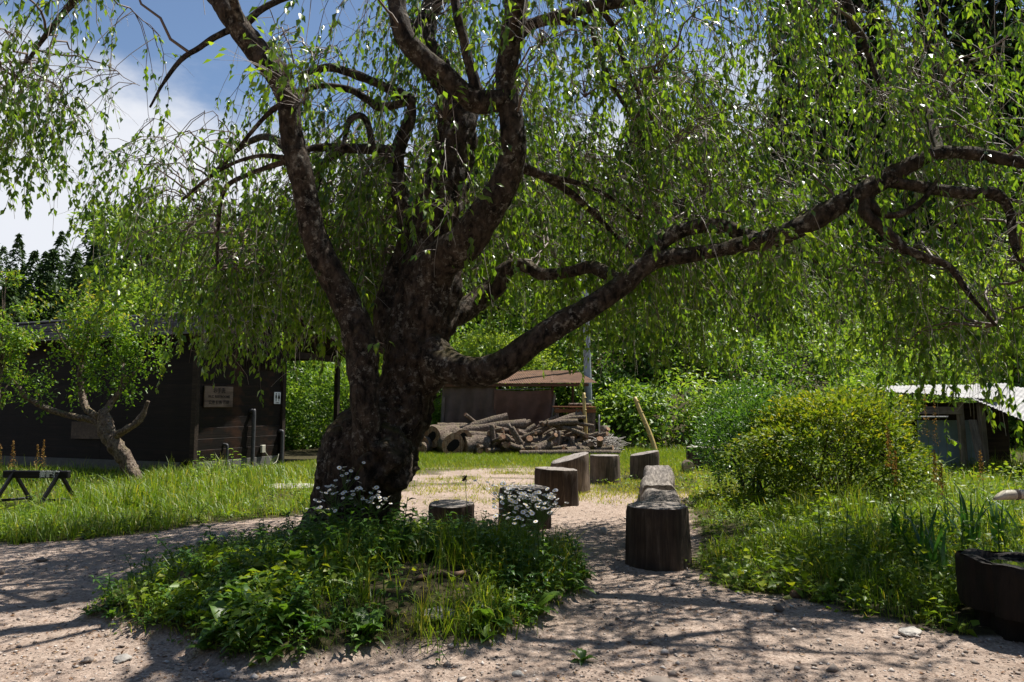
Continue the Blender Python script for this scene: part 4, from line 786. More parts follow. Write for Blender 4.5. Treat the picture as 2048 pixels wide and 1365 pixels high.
for k in range(90):
    f = RNG.random(); px = 955+150*f if k < 62 else RNG.uniform(1100, 1208); top = np.interp(px, [940, 990, 1060, 1105, 1140, 1210], [862, 850, 853, 868, 862, 886]); py = top+(903-top)*RNG.random()**.8
    Y = 24.7-1.3*(py-top)/(903-top)+RNG.normal()*.12; i = RNG.integers(0, 4)
    yaw, pit = RNG.uniform(-.9, .9) if k % 3 else RNG.uniform(1., 2.1), RNG.normal()*.35
    lb = ['slim', 'stout', 'long thin', 'short thick'][i]+(' log lying end-on ' if yaw > .95 else ' log tilted up to the right ' if pit > .22 else ' log tilted up to the left ' if pit < -.22 else ' level log ')+('at the foot' if py > 889 else 'in the middle' if py > 873 else 'on top')+(' of heap, ' if k < 62 else ' of rack heap, ')+('left' if px < (1005 if k < 62 else 1136) else 'centre' if px < (1055 if k < 62 else 1172) else 'right')
    HEAP.append((lb, px))
    HO.append(log(lb, px, py, Y, .09, 1.2, yaw, pit, mesh=thin[i], group='thin logs heaped before the tarpaulins' if k < 62 else 'dark logs heaped under the rack'))
for lb in {q[0] for q in HEAP}:                          # look-alikes are told apart by their order
    same = sorted((q[1], j) for j, q in enumerate(HEAP) if q[0] == lb); m = len(same)
    if m > 1:
        for w, (_, j) in zip({2: ('left one', 'right one'), 3: ('leftmost', 'middle one', 'rightmost')}.get(m, ('first', 'second', 'third', 'fourth', 'fifth', 'sixth')), same): HO[j]['label'] = lb+', '+w
for a in (('pale bare pole slanting down to the right across the heap', (1018, 848), (1045, 892), .06), ('dark pole standing at a slant beside the pale one', (1026, 855), (1052, 898), .08), ('upright grey log leaning on the pile front', (987, 850), (983, 884), .10),
          ('grey pole leaning up to the left at the heap', (1010, 895), (1008, 868), .07), ('left of two thin poles propping the log bundle', (1106, 905), (1113, 862), .045), ('right of two thin poles propping the log bundle', (1112, 905), (1121, 862), .045), ('reddish short post standing before the rack', (1143, 905), (1147, 874), .085)):
    p0 = P(*a[1], 23.4); p1 = P(*a[2], 23.5); lo, hi = (p0, p1) if p0[2] < p1[2] else (p1, p0); lo = lo.copy(); lo[2] = gz(lo[0], 23.4)-.03; stick('leaning_pole', a[0], 'pole', lo, hi, a[3], BARK_LOG if a[3] > .065 else GREYPOST, 10)
for k in range(6): log(['lowest grey log of the bundle propped on thin poles', 'front grey log of the propped bundle', 'middle grey log of the propped bundle', 'rear grey log of the propped bundle', 'upper grey log of the propped bundle', 'topmost grey log of the propped bundle'][k], 1125+4*(k % 3), 858-4*k, 23.7+.18*(k % 3), .1, 1.5, .15*k-.3, -.25+.1*k, mesh=thin[k % 4], group='log bundle propped on poles')
log('long bare log lying in the grass before the heap', 1140, 911, 22.6, .10, 3.1, R(1), 0, seed=4, group='loose logs on the grass')
o = thing('blue_sheet', 'folded blue plastic sheet on the orange crate behind the log pile', 'sheet', (P(866, 850, 25.6)[0], 25.6, gz(-2.8, 25.6)+.62)); box('sheet', o, BLUE, (.95, .8, .26), (0, 0, .12), (0, R(-6), R(8)), .07)
o = thing('orange_crate', 'orange plastic crate behind the log rounds', 'crate', (P(868, 870, 25.6)[0], 25.6, gz(-2.8, 25.6))); cb = box('crate_body', o, ORANGE, (.95, .8, .60), (0, 0, .30), (0, 0, R(6)), .03); box('crate_rim', cb, ORANGE, (1.0, .85, .06), (0, 0, .28), (0, 0, 0), .015)
ac = Acc()                                               # brushwood beside the rack
for k in range(260):
    q = P(RNG.uniform(1180, 1240), 895, 24.2); c = np.array([q[0], 24.2+RNG.normal()*.3, gz(q[0], 24.2)+RNG.uniform(.02, .5)]); d = rdir(1)[0]*np.array([1, .6, .5])*RNG.uniform(.2, .5); V, Q = tubes(np.array([[c-d, c+RNG.normal(size=3)*.04, c+d]]), np.array([[.012, .011, .006]]), 4); ac.add(V, None, Q)
ob('brushwood', ac.mesh('brushwood', TWIG_DRY), kind='stuff', label='tangle of cut twigs heaped beside the timber rack', category='brushwood')

# ------------------------------------------------------------------ tin-roofed lean-to at the right
RY = 15.5; rz = gz(8.6, RY); ln = thing('lean_to_shed', 'low grey lean-to with pale tin roof behind the bush at the right', 'shed', (8.7, RY, rz), (0, 0, 0))
def rp(px, py, dY=0.): q = P(px, py, RY+dY); return np.array([q[0]-8.7, dY, q[2]-rz])
A0, A1 = rp(1768, 782, 0), rp(1990, 800, -.2); B1, B0 = rp(2010, 768, 2.6), rp(1775, 772, 2.6)
for k in range(4): f0, f1 = k/4, (k+1)/4+.02; z_ = np.array([0, 0, .012*(k % 2)]); corr('roof_sheet', ln, TIN, A0+(A1-A0)*f0+z_, A0+(A1-A0)*f1+z_, B0+(B1-B0)*f1+z_, B0+(B1-B0)*f0+z_, 9, .008)
C0, C1, D1, D0 = rp(1945, 797, -.25), rp(2140, 880, -.9), rp(2200, 800, 2.4), rp(1980, 766, 2.5)
corr('roof_sheet', ln, TIN, C0, C1, D1, D0, 24, .009)
for px, dY in ((1918, .15), (1800, .2), (1960, -.05), (2100, -.3)): q = rp(px, 800, dY); beam('post', ln, GREYPOST, (q[0]+.05, dY, -.1), (q[0], dY, q[2]-.05-.0005*max(0, px-1950)*8), .11, .11)
for px in (1810, 1960): q = rp(px, 800, 2.4); beam('post', ln, GREYPOST, (q[0], 2.4, -.1), (q[0], 2.4, q[2]+.15), .1, .1)
beam('cross_beam', ln, GREYPOST, rp(1795, 820, .1), rp(1925, 822, .1), .06, .16); beam('shelf_plank', ln, TIN, rp(1800, 834, -.2), rp(1888, 834, -.2), .3, .03)
q0, q1 = rp(1835, 842, .45), rp(1950, 842, .45); box('panel', ln, PANEL, (q1[0]-q0[0], .04, q0[2]+.02), ((q0[0]+q1[0])/2, .45, q0[2]/2), bev=.004)
beam('leaning_board', ln, GREYPOST, rp(1962, 925, -.35), rp(1945, 840, -.1), .16, .03); box('back_wall', ln, DARKBEAM, (4.6, .05, 1.55), (1.2, 2.45, .78))

# ------------------------------------------------------------------ bushes and small trees
def bush(name, lb, c, rx, ry, rz_, n, leaf, mat, stems=14, tmean=.5, tsd=.24, wr=.45):
    z = gz(c[0], c[1]); o = thing(name, lb, 'bush', (c[0], c[1], z)); p = rdir(n, .12)*RNG.uniform(.35, 1., (n, 1))**.33
    p = p*(1+.34*vnoise(p*2.3+c[0])+.22*vnoise(p*5.5))[:, None]; p = p*np.array([rx, ry, rz_]); p[:, 2] *= 1+.24*np.clip(p[:, 0]/rx, -1, 1)*(1 if c[0] > 0 else -1); p = p+np.array([0, 0, c[2]]); keep = (p[:, 2] > .12+.35*RNG.random(n)*(np.abs(p[:, 0]) > .2)); p = p[keep]; m = len(p)
    dc = p-np.array([0, 0, c[2]*.6]); d = norm(norm(dc)+RNG.normal(size=(m, 3))*.65); L = leaf*RNG.uniform(.6, 1.35, m)
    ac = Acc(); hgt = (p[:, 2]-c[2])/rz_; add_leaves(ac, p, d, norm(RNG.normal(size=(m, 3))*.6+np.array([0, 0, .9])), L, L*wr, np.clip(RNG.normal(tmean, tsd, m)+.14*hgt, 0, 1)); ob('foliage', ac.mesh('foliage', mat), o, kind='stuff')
    ac = Acc()
    for k in range(stems):
        e = p[RNG.integers(0, m)]; e = e*np.array([.8, .8, .9]); s0 = np.array([RNG.normal()*.18, RNG.normal()*.15, -.08]); mdl = s0*.5+e*np.array([.3, .3, .45]); ac.add(*sweep(np.array([s0, mdl, e]), np.array([.03, .02, .006]), 6, .1, .1, 6.))
    ob('stems', ac.mesh('stems', BARK_FAR, smooth=True), o, kind='stuff'); return o
bush('azalea_bush', 'rounded sunlit azalea bush with yellow-green tips right of the path', (4.75, 10.9, .92), 1.42, 1.15, .80, 24000, .068, LEAF_SHRUB, 12, .45)
bush('dark_shrub', 'darker green shrub behind the left side of the azalea', (3.95, 11.9, .8), .85, .9, .95, 9000, .07, WEED, 10, .35)
bush('shrub', 'green shrub behind the right end of the restroom wall', (-5.3, 24.6, 1.5), 1.5, 1.3, 1.6, 7500, .12, LEAF_BRIGHT, 14, .35)
bush('shrub', 'glossy green shrub between the restroom wall and the cherry trunk', (-6.6, 26.5, 1.7), 1.7, 1.4, 1.9, 7500, .13, LEAF_BRIGHT, 14, .3)
bush('shrub', 'leafy shrub showing left of the blue sheet behind the trunk', (-3.9, 27.2, 1.3), 1.2, 1.2, 1.5, 5000, .12, LEAF_BRIGHT, 12, .4)
bush('vine_mound', 'feathery yellow-green growth heaped above the woodshed roof', (-.6, 29.6, 2.3), 2.3, 1.0, 1.5, 9000, .11, LEAF_BRIGHT, 12, .8)
bush('shrub', 'small leafy shrub beside the timber rack', (4.4, 28.8, .9), 1.1, .9, 1.0, 4200, .11, LEAF_BRIGHT, 10, .5)
bush('shrub', 'sunlit low shrub at the foot of the slope right of the yellow pole', (8.2, 28.2, .8), 1.7, 1.1, .95, 6000, .11, LEAF_BRIGHT, 10, .62)
bush('shrub', 'dark leafy shrub on the slope left of the azalea', (6.9, 22.5, 1.0), 1.0, 1.0, 1.3, 5000, .10, WEED, 12, .35)
bush('shrub', 'leafy shrub behind the tin-roofed lean-to', (10.5, 19.5, 1.5), 2.2, 1.2, 1.6, 7000, .12, LEAF_BRIGHT, 12, .5)

pl = thing('plum_tree', 'small pruned tree with crooked pale trunk before the dark wall', 'tree', (*G(272, 966), gz(*G(272, 966))))
bpy.context.view_layer.update()
PY = G(272, 966)[1]
def pw(name, pts, mat=BARK_PALE, sides=14):
    C, Rr = limb([(a, b_, PY+dy, d) for a, b_, dy, d in pts]); ac = Acc(); ac.add(*sweep(C, Rr, sides, .04, .2, 10., .022, (.2, .4), len(pts))); part(name, ac.mesh(name, mat, smooth=True), pl); return C
pw('trunk', [(276, 985, 0, 32), (266, 950, 0, 27), (248, 915, 0, 28), (228, 888, 0, 31), (214, 862, 0, 32), (209, 838, 0, 26), (206, 820, 0, 20)], sides=20)
bt = [pw('branch', q) for q in ([(216, 862, 0, 20), (190, 842, .1, 16), (150, 834, .1, 13), (112, 824, .1, 12), (75, 808, 0, 11), (48, 790, 0, 9), (36, 772, 0, 7), (20, 755, .1, 4)],
    [(222, 878, 0, 16), (248, 862, -.1, 14), (270, 848, -.15, 13), (286, 828, -.15, 11), (296, 803, -.2, 8)], [(212, 842, 0, 17), (175, 820, .2, 15), (164, 785, .3, 13), (160, 745, .3, 10), (170, 700, .3, 8), (180, 640, .3, 5)],
    [(208, 830, 0, 14), (222, 806, .1, 12), (240, 780, .1, 10), (248, 740, .1, 8), (230, 690, .2, 5)], [(200, 843, 0, 8), (191, 826, -.1, 6)], [(170, 720, .3, 6), (130, 690, .2, 5), (110, 650, .2, 3)], [(240, 780, .1, 6), (275, 740, .2, 5), (300, 700, .2, 3)])]
lp = []; 
for C, wgt in ((bt[0][4:], 60), (bt[2][2:], 130), (bt[3][2:], 120), (bt[5], 90), (bt[6], 90)):
    for q in C:
        for _ in range(3): c = q+RNG.normal(size=3)*.2+np.array([0, 0, .1]); lp.append(c+RNG.normal(size=(wgt//2, 3))*np.array([.10, .10, .17]))
for (px, py, m_, s_) in ((180, 610, 420, .15), (215, 650, 520, .22), (150, 665, 420, .2), (250, 690, 420, .22), (200, 720, 560, .25), (120, 700, 300, .18), (280, 740, 300, .18), (60, 770, 150, .12), (160, 590, 120, .08), (225, 615, 150, .1), (300, 650, 260, .2)): [lp.append(P(px, py, PY+.2)+RNG.normal(size=3)*s_*1.3+RNG.normal(size=(m_//7, 3))*np.array([.07, .07, .13])) for _ in range(6)]
lp = np.vstack(lp); m = len(lp); L = RNG.uniform(.06, .105, m); ac = Acc(); hh = (lp[:, 2]-2.6)*.16
add_leaves(ac, lp, rdir(m, -.1), norm(RNG.normal(size=(m, 3))*.6+np.array([0, 0, .9])), L, L*.5, np.clip(RNG.normal(.48, .18, m)+hh, 0, 1)); part('foliage', ac.mesh('foliage', PLUM), pl, kind='stuff')
tree_thing('young_tree', 'young bright green tree cut off by the left edge', *(P(-10, 900, 14.2)[:2]), roundtree(4.3, .62, 4200, .075, .28), PLUM, 4.3, .045, .5, branches=14, bark=BARK_PALE, tmean=.55, simple=False)
# ------------------------------------------------------------------ grass and weeds
def blades(x, y, h, w, lean, tint, acc, curve=.5):
    n = len(x); z = g(x, y)-.01; a = RNG.uniform(0, 2*math.pi, n); l = np.stack([np.cos(a), np.sin(a), np.zeros(n)], -1)*lean[:, None]; s = np.stack([-np.sin(a+RNG.normal(size=n)), np.cos(a), np.zeros(n)], -1)*w[:, None]*.5
    p = np.stack([x, y, z], -1); up = np.array([0, 0, 1.]); m1 = p+up*(h*.55)[:, None]+l*(h*.28)[:, None]; t = p+up*(h*(1-.35*lean))[:, None]+l*(h*.95)[:, None]
    V = np.stack([p-s, p+s, m1+s*.75, m1-s*.75, t], 1).reshape(-1, 3); b = np.arange(n)[:, None]*5
    acc.add(V, np.concatenate([b+np.array([0, 1, 2]), b+np.array([0, 2, 3]), b+np.array([3, 2, 4])]), tint=np.repeat(tint, 5))
n = 470000; y = np.exp(RNG.uniform(math.log(4.1), math.log(27.5), n)); x = RNG.uniform(-.82, .82, n)*y
vv = veg(x, y); mr = mound_r(x, y); isr = (x-right_edge(y) > -.1); patch = n2(x, y, .8, 31.)*.5+n2(x, y, 2.5, 8.)*.4
dens = vv*np.where(mr < 1.05, .42, np.where(isr, .62, .72))*np.where(y > 11, .9, 1)*np.clip(.75+patch*.8, .1, 1)
inb = (x > -14) & (((x+6.9)*math.cos(BA)-(y-16.1)*math.sin(BA) < -.55) & ((x+6.9)*math.sin(BA)+(y-16.1)*math.cos(BA) > .4))
inb |= (np.hypot(x-3.5, y-5.02) < .46) | (bare(x, y) & (RNG.random(n) < .93))
keep = (RNG.random(n) < dens) & ~inb; x, y, vv, mr, isr, patch = (q[keep] for q in (x, y, vv, mr, isr, patch)); n = len(x)
ex = np.clip(x-right_edge(y), 0, 3)
h = np.where(mr < 1.05, .13+.10*(x > -.6), np.where(isr & (y < 19), .06+.11*np.clip(ex, 0, 1.8)+.10*np.clip(patch, 0, 1), np.where((x < -1.5) & (y < 17), .10+.06*np.clip(y-left_edge(x), 0, 2), .09)))
h = h*RNG.uniform(.35, 1.55, n)*(.4+.6*vv)*(1+.75*np.clip(n2(x, y, 1.1, 77.)+.6*n2(x, y, 3.3, 5.), -.8, 1.1)); tuft = n2(x, y, 2.2, 55.); h = h*np.where(tuft > .45, 1.45, 1); h = np.where(y > 18, np.minimum(h, .14)*(1+1.2*sst(22.5, 25, y)), h); h = np.where(((x > -1.5) & ~isr & (mr > 1.05) & (y < 18)), np.clip(h, .03, .07), h)
dry = (RNG.random(n) < .06+.12*((x > -1.5) & ~isr & (y > 11)))
ac = Acc(); blades(x, y, h, np.clip(h*.035, .0025, .008)*(1+y*.045), RNG.uniform(.05, 1.15, n), np.clip(np.where(dry, .97, RNG.normal(.48, .2, n)+patch*.25+n2(x, y, 3.7, 91.)*.2), 0, 1), ac)
ob('grass', ac.mesh('grass', GRASS), kind='stuff', label='green grass round the clearing, tallest on the right bank', category='grass'); print('blades', n)
n = 170000; x = RNG.uniform(-7, 9, n); y = RNG.uniform(11.2, 25.5, n); cm = n2(x, y*1.8, .8, 21.)+.6*n2(x, y, 2.6, 2.)+sst(16.5, 19.5, y)*1.5+sst(.6, 2.2, x)*.6-.05
inb = ((x+6.9)*math.cos(BA)-(y-16.1)*math.sin(BA) < -.4) & ((x+6.9)*math.sin(BA)+(y-16.1)*math.cos(BA) > .3)
keep = (RNG.random(n) < np.clip(cm*.75+.25, .04, 1)) & ~inb & (np.abs(x) < .6*y); x, y, cm = x[keep], y[keep], cm[keep]; n = len(x); z = g(x, y); h = RNG.uniform(.025, .075, n)*(1+sst(17.5, 22, y)*1.1); a = RNG.uniform(0, 6.28, n); w = RNG.uniform(.004, .009, n)
p = np.stack([x, y, z], -1); sd = np.stack([np.cos(a), np.sin(a), a*0], -1)*w[:, None]; V = np.stack([p-sd, p+sd, p+np.stack([RNG.normal(size=n)*h*.5, RNG.normal(size=n)*h*.5, h], -1)], 1).reshape(-1, 3)
ac = Acc(); ac.add(V, np.arange(3*n).reshape(-1, 3), tint=np.repeat(np.clip(RNG.normal(.72, .16, n)+.2*(y < 17)-.12*sst(18, 21, y), 0, 1), 3)); ob('turf', ac.mesh('turf', GRASS), kind='stuff', label='short yellowish turf thinly covering the sunny clearing', category='grass')
# creeping small-leaved cover
n = 120000; y = np.exp(RNG.uniform(math.log(4.1), math.log(16), n)); x = RNG.uniform(-.82, .82, n)*y; vv = veg(x, y); mr = mound_r(x, y); isr = x > right_edge(y)-.1
cl_ = n2(x, y, 1.9, 61.)+.5*n2(x, y, 5, 14.); keep = (RNG.random(n) < vv*np.where(mr < 1.05, .75, .45)*np.clip(.55+cl_, .05, 1)) & ~((x < -4) & (y > 15)) & (np.hypot(x-3.5, y-5.02) > .48) & ~(bare(x, y) & (RNG.random(n) < .9)); x, y, cl_, mr, isr = (q[keep] for q in (x, y, cl_, mr, isr)); n = len(x)
hh = RNG.random(n)**1.4*np.where(mr < 1.05, .16, np.where(isr, .10+.2*np.clip(x-right_edge(y), 0, 1.6), .14)); p = np.stack([x, y, g(x, y)+hh], -1)
L = RNG.uniform(.022, .055, n)*(1+.5*(cl_ > .3))*(1+.35*isr); ac = Acc(); add_leaves(ac, p, rdir(n, 0)*np.array([1, 1, .35]), norm(RNG.normal(size=(n, 3))*.45+np.array([0, 0, 1.])), L, L*RNG.uniform(.5, .85, n), np.clip(RNG.normal(.5, .2, n)+cl_*.2, 0, 1), simple=True)
ob('ground_cover', ac.mesh('ground_cover', BANKWEED), kind='stuff', label='low leafy ground cover over the mound and banks', category='ground cover'); print('cover', n)

def ribbon(acc, base_, az, Ln, wd, rise, droop, tint, segs=6, wavy=.0):
    t = np.linspace(0, 1, segs+1); out = np.array([math.cos(az), math.sin(az), 0]); sd = np.array([-math.sin(az), math.cos(az), 0])
    c = np.asarray(base_)+out*(t*Ln*math.cos(rise*.8))[:, None]+np.array([0, 0, 1.])*(Ln*(math.sin(rise)*t-droop*t*t))[:, None]
    w = wd*np.clip(np.sin(np.clip(t*1.02+.06, 0, 1)*math.pi)**.7*(1-.25*t), .02, 1)*.5; w[0] = wd*.06; w[-1] = wd*.01; wv = wavy*wd*np.sin(t*17+az*3)
    l = c+sd*w[:, None]+np.array([0, 0, 1.])*(w*.35+wv)[:, None]; r = c-sd*w[:, None]+np.array([0, 0, 1.])*(w*.35-wv)[:, None]
    V = np.stack([l, c, r], 1).reshape(-1, 3); k = np.arange(segs)[:, None]*3; acc.add(V, None, np.concatenate([k+np.array([0, 1, 4, 3]), k+np.array([1, 2, 5, 4])]), tint)
def stem(acc, pts, r0, r1, tint=.35): acc.add(*sweep(np.array(pts), np.linspace(r0, r1, len(pts)), 5, .06, 0, 1, 0, None), tint=tint)
def dock(n, Ln, seed):
    ac = Acc()
    for k in range(n): ribbon(ac, (RNG.normal()*.01, RNG.normal()*.01, 0), k*2.4+RNG.normal()*.3, Ln*RNG.uniform(.6, 1.15), Ln*RNG.uniform(.26, .38), RNG.uniform(.5, 1.25), RNG.uniform(.35, .8), RNG.uniform(.2, .8), 7, .05)
    return ac
def upright(h, nl, Ln, seed, bx=.1):
    ac = Acc(); b1 = RNG.normal(size=2)*bx*h; pts = [(0, 0, -.02), (b1[0]*.3, b1[1]*.3, h*.5), (b1[0], b1[1], h)]; stem(ac, pts, .006, .0025)
    for k in range(nl):
        f = .08+.9*k/nl; q = (b1[0]*f*f, b1[1]*f*f, h*f); ribbon(ac, q, k*2.4+RNG.normal()*.2, Ln*(1.1-.55*f)*RNG.uniform(.7, 1.2), Ln*.30, RNG.uniform(.2, .9), RNG.uniform(.3, .8), RNG.uniform(.25, .85), 4)
    return ac, b1
DOCK = [dock(11, .22, 1), dock(9, .28, 2), dock(14, .18, 3)]; UPR = [upright(.36, 18, .16, k, .2)[0] for k in range(4)]+[upright(.22, 13, .13, k, .25)[0] for k in range(3)]
def stamp(acc, src, x, y, s, a, z=None):
    V, T, Q, t = src.arrays(); c, s_ = math.cos(a), math.sin(a); W_ = np.stack([V[:, 0]*c-V[:, 1]*s_, V[:, 0]*s_+V[:, 1]*c, V[:, 2]], -1)*s+np.array([x, y, gz(x, y) if z is None else z]); acc.add(W_, T, Q, np.clip(t+RNG.normal()*.12, 0, 1))
ac = Acc(); cnt = 0
while cnt < 520:
    x, y = RNG.uniform(-3.3, .8), RNG.uniform(4.3, 8.4); r_ = float(mound_r(np.array([x]), np.array([y]))[0])
    if r_ > .97: continue
    if ((x+.62)/.5)**2+((y-5.2)/.62)**2 < 1: continue   # bare earth on the mound
    if math.hypot(x-base[0], y-7.5) < .55: continue
    tall = 1.15 if y > 5.4 else .8; stamp(ac, (DOCK+UPR)[int(RNG.integers(0, 10))], x, y, RNG.uniform(.5, 1.1)*tall*(.72 if x < -2 else 1)*(.72 if y > 6.3 else 1), RNG.uniform(0, 6.28)); cnt += 1
cnt = 0
ob('weeds', ac.mesh('weeds', WEED), kind='stuff', label='broad-leaved weeds crowding the tree mound', category='weeds'); ac = Acc()
while cnt < 560:                                         # weeds on the banks
    y = RNG.uniform(4.8, 12.5); x = float(right_edge(np.array([y]))[0])+abs(RNG.normal())*1.6+.12
    if x > .8*y or math.hypot(x-3.5, y-5.02) < .5 or (x > 2.85 and y < 5.0): continue
    stamp(ac, (UPR+DOCK)[int(RNG.integers(0, 10))], x, y, RNG.uniform(.4, .95)*min(1, .45+.4*(x-float(right_edge(np.array([y]))[0]))), RNG.uniform(0, 6.28)); cnt += 1
for k in range(200):
    x = RNG.uniform(-8.5, -2.2); y = float(left_edge(np.array([x]))[0])+abs(RNG.normal())*1.8+.1
    if y > 15.3: continue
    stamp(ac, (UPR+DOCK)[int(RNG.integers(0, 10))], x, y, RNG.uniform(.35, .8), RNG.uniform(0, 6.28))
ob('weeds', ac.mesh('weeds', BANKWEED), kind='stuff', label='leafy weeds among the grass on both banks', category='weeds')

# flowering plants that can be counted
def daisy(acc, c, tilt, r=.011):
    n_ = 12; th = np.arange(n_)*2*math.pi/n_; u = norm(np.cross(tilt, (.3, .9, .1))[None])[0]; w = np.cross(tilt, u); tilt = np.asarray(tilt)
    ring = lambda rr, z: c+(u*np.cos(th)[:, None]+w*np.sin(th)[:, None])*(rr*np.where(np.arange(n_) % 2, 1, .93))[:, None]+tilt*z
    V = np.vstack([ring(r*.35, .0015), ring(r, .0)]); j = np.arange(n_); acc.add(V, None, np.stack([j, n_+j, n_+(j+1) % n_, (j+1) % n_], -1), .8, 1)
    acc.add(np.vstack([ring(r*.4, .002), [c+tilt*.005]]), [(k, (k+1) % n_, n_) for k in range(n_)], None, .5, 2)
def fleabane(lb, x, y, h, nh, spread=.10):
    o = thing('fleabane', lb, 'flower', (x, y, gz(x, y)), group='white fleabanes on the mound'); ac = Acc(); up, b1 = upright(h*.8, 13, .085, 1, .06); V, T, Q, t = up.arrays(); ac.add(V, T, Q, t); ob('stem_and_leaves', ac.mesh('stem', WEED), o)
    ac = Acc(); top = np.array([b1[0], b1[1], h*.8]); ax = Acc()
    for k in range(nh):
        e = top+np.array([RNG.normal()*spread, RNG.normal()*spread*.8, h*.2+RNG.normal()*.035]); m_ = top*.5+e*.5+np.array([0, 0, -.015]); stem(ac, [top-np.array([0, 0, .05*RNG.random()]), m_, e], .002, .0013, .5); daisy(ax, e, norm(np.array([[RNG.normal()*.35, RNG.normal()*.35-.25, 1.]]))[0], RNG.uniform(.015, .023))
    fs = ob('flower_stalks', ac.mesh('stalks', WEED), o); ob('flower_heads', ax.mesh('heads', PETAL, PETAL, YELLOW), fs, kind='stuff')
FB = [(655, 1012, 6.0, 7), (668, 985, 6.2, 9), (655, 968, 6.3, 5), (690, 948, 6.3, 6), (722, 985, 6.1, 12), (738, 1000, 6.2, 9), (757, 1005, 6.3, 7),
      (1020, 972, 5.9, 12), (1042, 990, 5.8, 14), (1065, 993, 5.7, 13), (1030, 1010, 5.9, 11), (1085, 1000, 5.9, 12), (1078, 1020, 5.7, 9), (1035, 1030, 5.8, 8), (1095, 1010, 5.7, 8), (1050, 1040, 5.6, 6), (1020, 990, 6.0, 9)]
pos_ = ['lowest white fleabane left of the cherry trunk foot', 'white fleabane cluster against the left of the trunk foot', 'small fleabane spray at the trunk edge', 'tallest lone fleabane stem before the dark trunk', 'fullest fleabane cluster before the trunk', 'fleabane right of the fullest cluster before the trunk', 'fleabane at the right edge of the trunk foot',
        'topmost white daisy head cluster before the wide stump', 'second daisy cluster before the wide stump', 'bright daisy cluster in the middle before the wide stump', 'daisy cluster low at the left of the wide stump', 'daisy cluster at the right rim of the wide stump', 'daisies just under the bright middle cluster', 'lowest left daisies before the wide stump', 'rightmost daisies reaching over the path', 'lowest daisies before the wide stump', 'daisies at the left rim of the wide stump']
for (px, py, Y, nh), lb in zip(FB, pos_):
    q = P(px, py, Y); fleabane(lb, q[0]+RNG.normal()*.02, Y, max(.3, q[2]-gz(q[0], Y)), int(nh*1.6), .045+.004*nh)
for (px, py, Y, lb) in ((398, 1085, 6.2, 'leftmost of three dandelion clocks on the mound'), (425, 1076, 6.3, 'middle of three dandelion clocks on the mound'), (447, 1072, 6.35, 'rightmost of three dandelion clocks on the mound')):
    q = P(px, py, Y); z0 = gz(q[0], Y); hh = q[2]-z0; o = thing('dandelion', lb, 'flower', (q[0], Y, z0), group='dandelion clocks'); ac = Acc(); stem(ac, [(0.02, 0, -.02), (.01, 0, hh*.5), (0, 0, hh)], .003, .002, .6); ds_ = ob('stem', ac.mesh('stem', WEED), o)
    dv = rdir(170); s1 = norm(np.cross(dv, rdir(170))); c = np.array([0, 0, hh]); V = np.stack([c+dv*.006, c+dv*.036+s1*.006, c+dv*.036-s1*.006], 1).reshape(-1, 3); ac = Acc(); ac.add(V, np.arange(510).reshape(-1, 3)); ob('seed_head', ac.mesh('clock', FLUFF), ds_, kind='stuff')
# tall bud stalk, sorrels, grass heads
def sorrel(lb, px, py, Y, n_, col=SEED, wd=.05, fr=.42):
    q = P(px, py, Y); z0 = gz(q[0], Y); hh = max(.3, q[2]-z0); o = thing('sorrel', lb, 'plant', (q[0], Y, z0), group='sorrel stalks'); ac = Acc(); stem(ac, [(0, 0, -.02), (.02, 0, hh*.5), (.0, 0, hh)], .004, .002, .5)
    for k in range(6): ribbon(ac, (0, 0, hh*(.05+.09*k)), k*2.4, .10, .03, .8, .4, .5, 3)
    ob('stalk', ac.mesh('stalk', WEED), o); m_ = n_; t = 1-fr*RNG.random(m_); a = RNG.uniform(0, 6.28, m_); r_ = wd*(1.05-t)/fr*RNG.random(m_); p = np.stack([r_*np.cos(a), r_*np.sin(a), t*hh+.02], -1); ac = Acc(); L = RNG.uniform(.010, .022, m_); add_leaves(ac, p, rdir(m_, .2), rdir(m_), L, L*.8, RNG.random(m_), simple=True); ob('seed_spike', ac.mesh('spike', col), o, kind='stuff')
for a in (('reddish sorrel spike rising behind the trestle sign, left one', 27, 884, 11.3, 160), ('reddish sorrel spike behind the trestle lettering', 76, 892, 11.3, 120), ('tallest sorrel spike behind the trestle sign', 88, 882, 11.4, 160), ('sorrel spike at the left picture edge', 2, 892, 11.2, 120),
          ('rust-brown sorrel spike before the right side of the azalea', 1775, 850, 8.6, 260), ('second rust-brown sorrel beside the azalea', 1790, 905, 8.3, 200), ('sorrel with brown seed in the tall grass right of the azalea', 1868, 905, 8.5, 260), ('sorrel leaning over the bright grass', 1882, 930, 7.6, 240), ('far right brown sorrel spike before the lean-to', 1960, 905, 9.2, 180), ('tall thin sorrel reaching up to the tin roof', 1848, 770, 9.8, 110), ('second tall thin sorrel before the lean-to', 1868, 800, 9.6, 110)): sorrel(*a)
sorrel('dark plantain bud on a bare stalk before the sunny clearing', 930, 958, 6.3, 60, BARK_FAR, .012, .05)
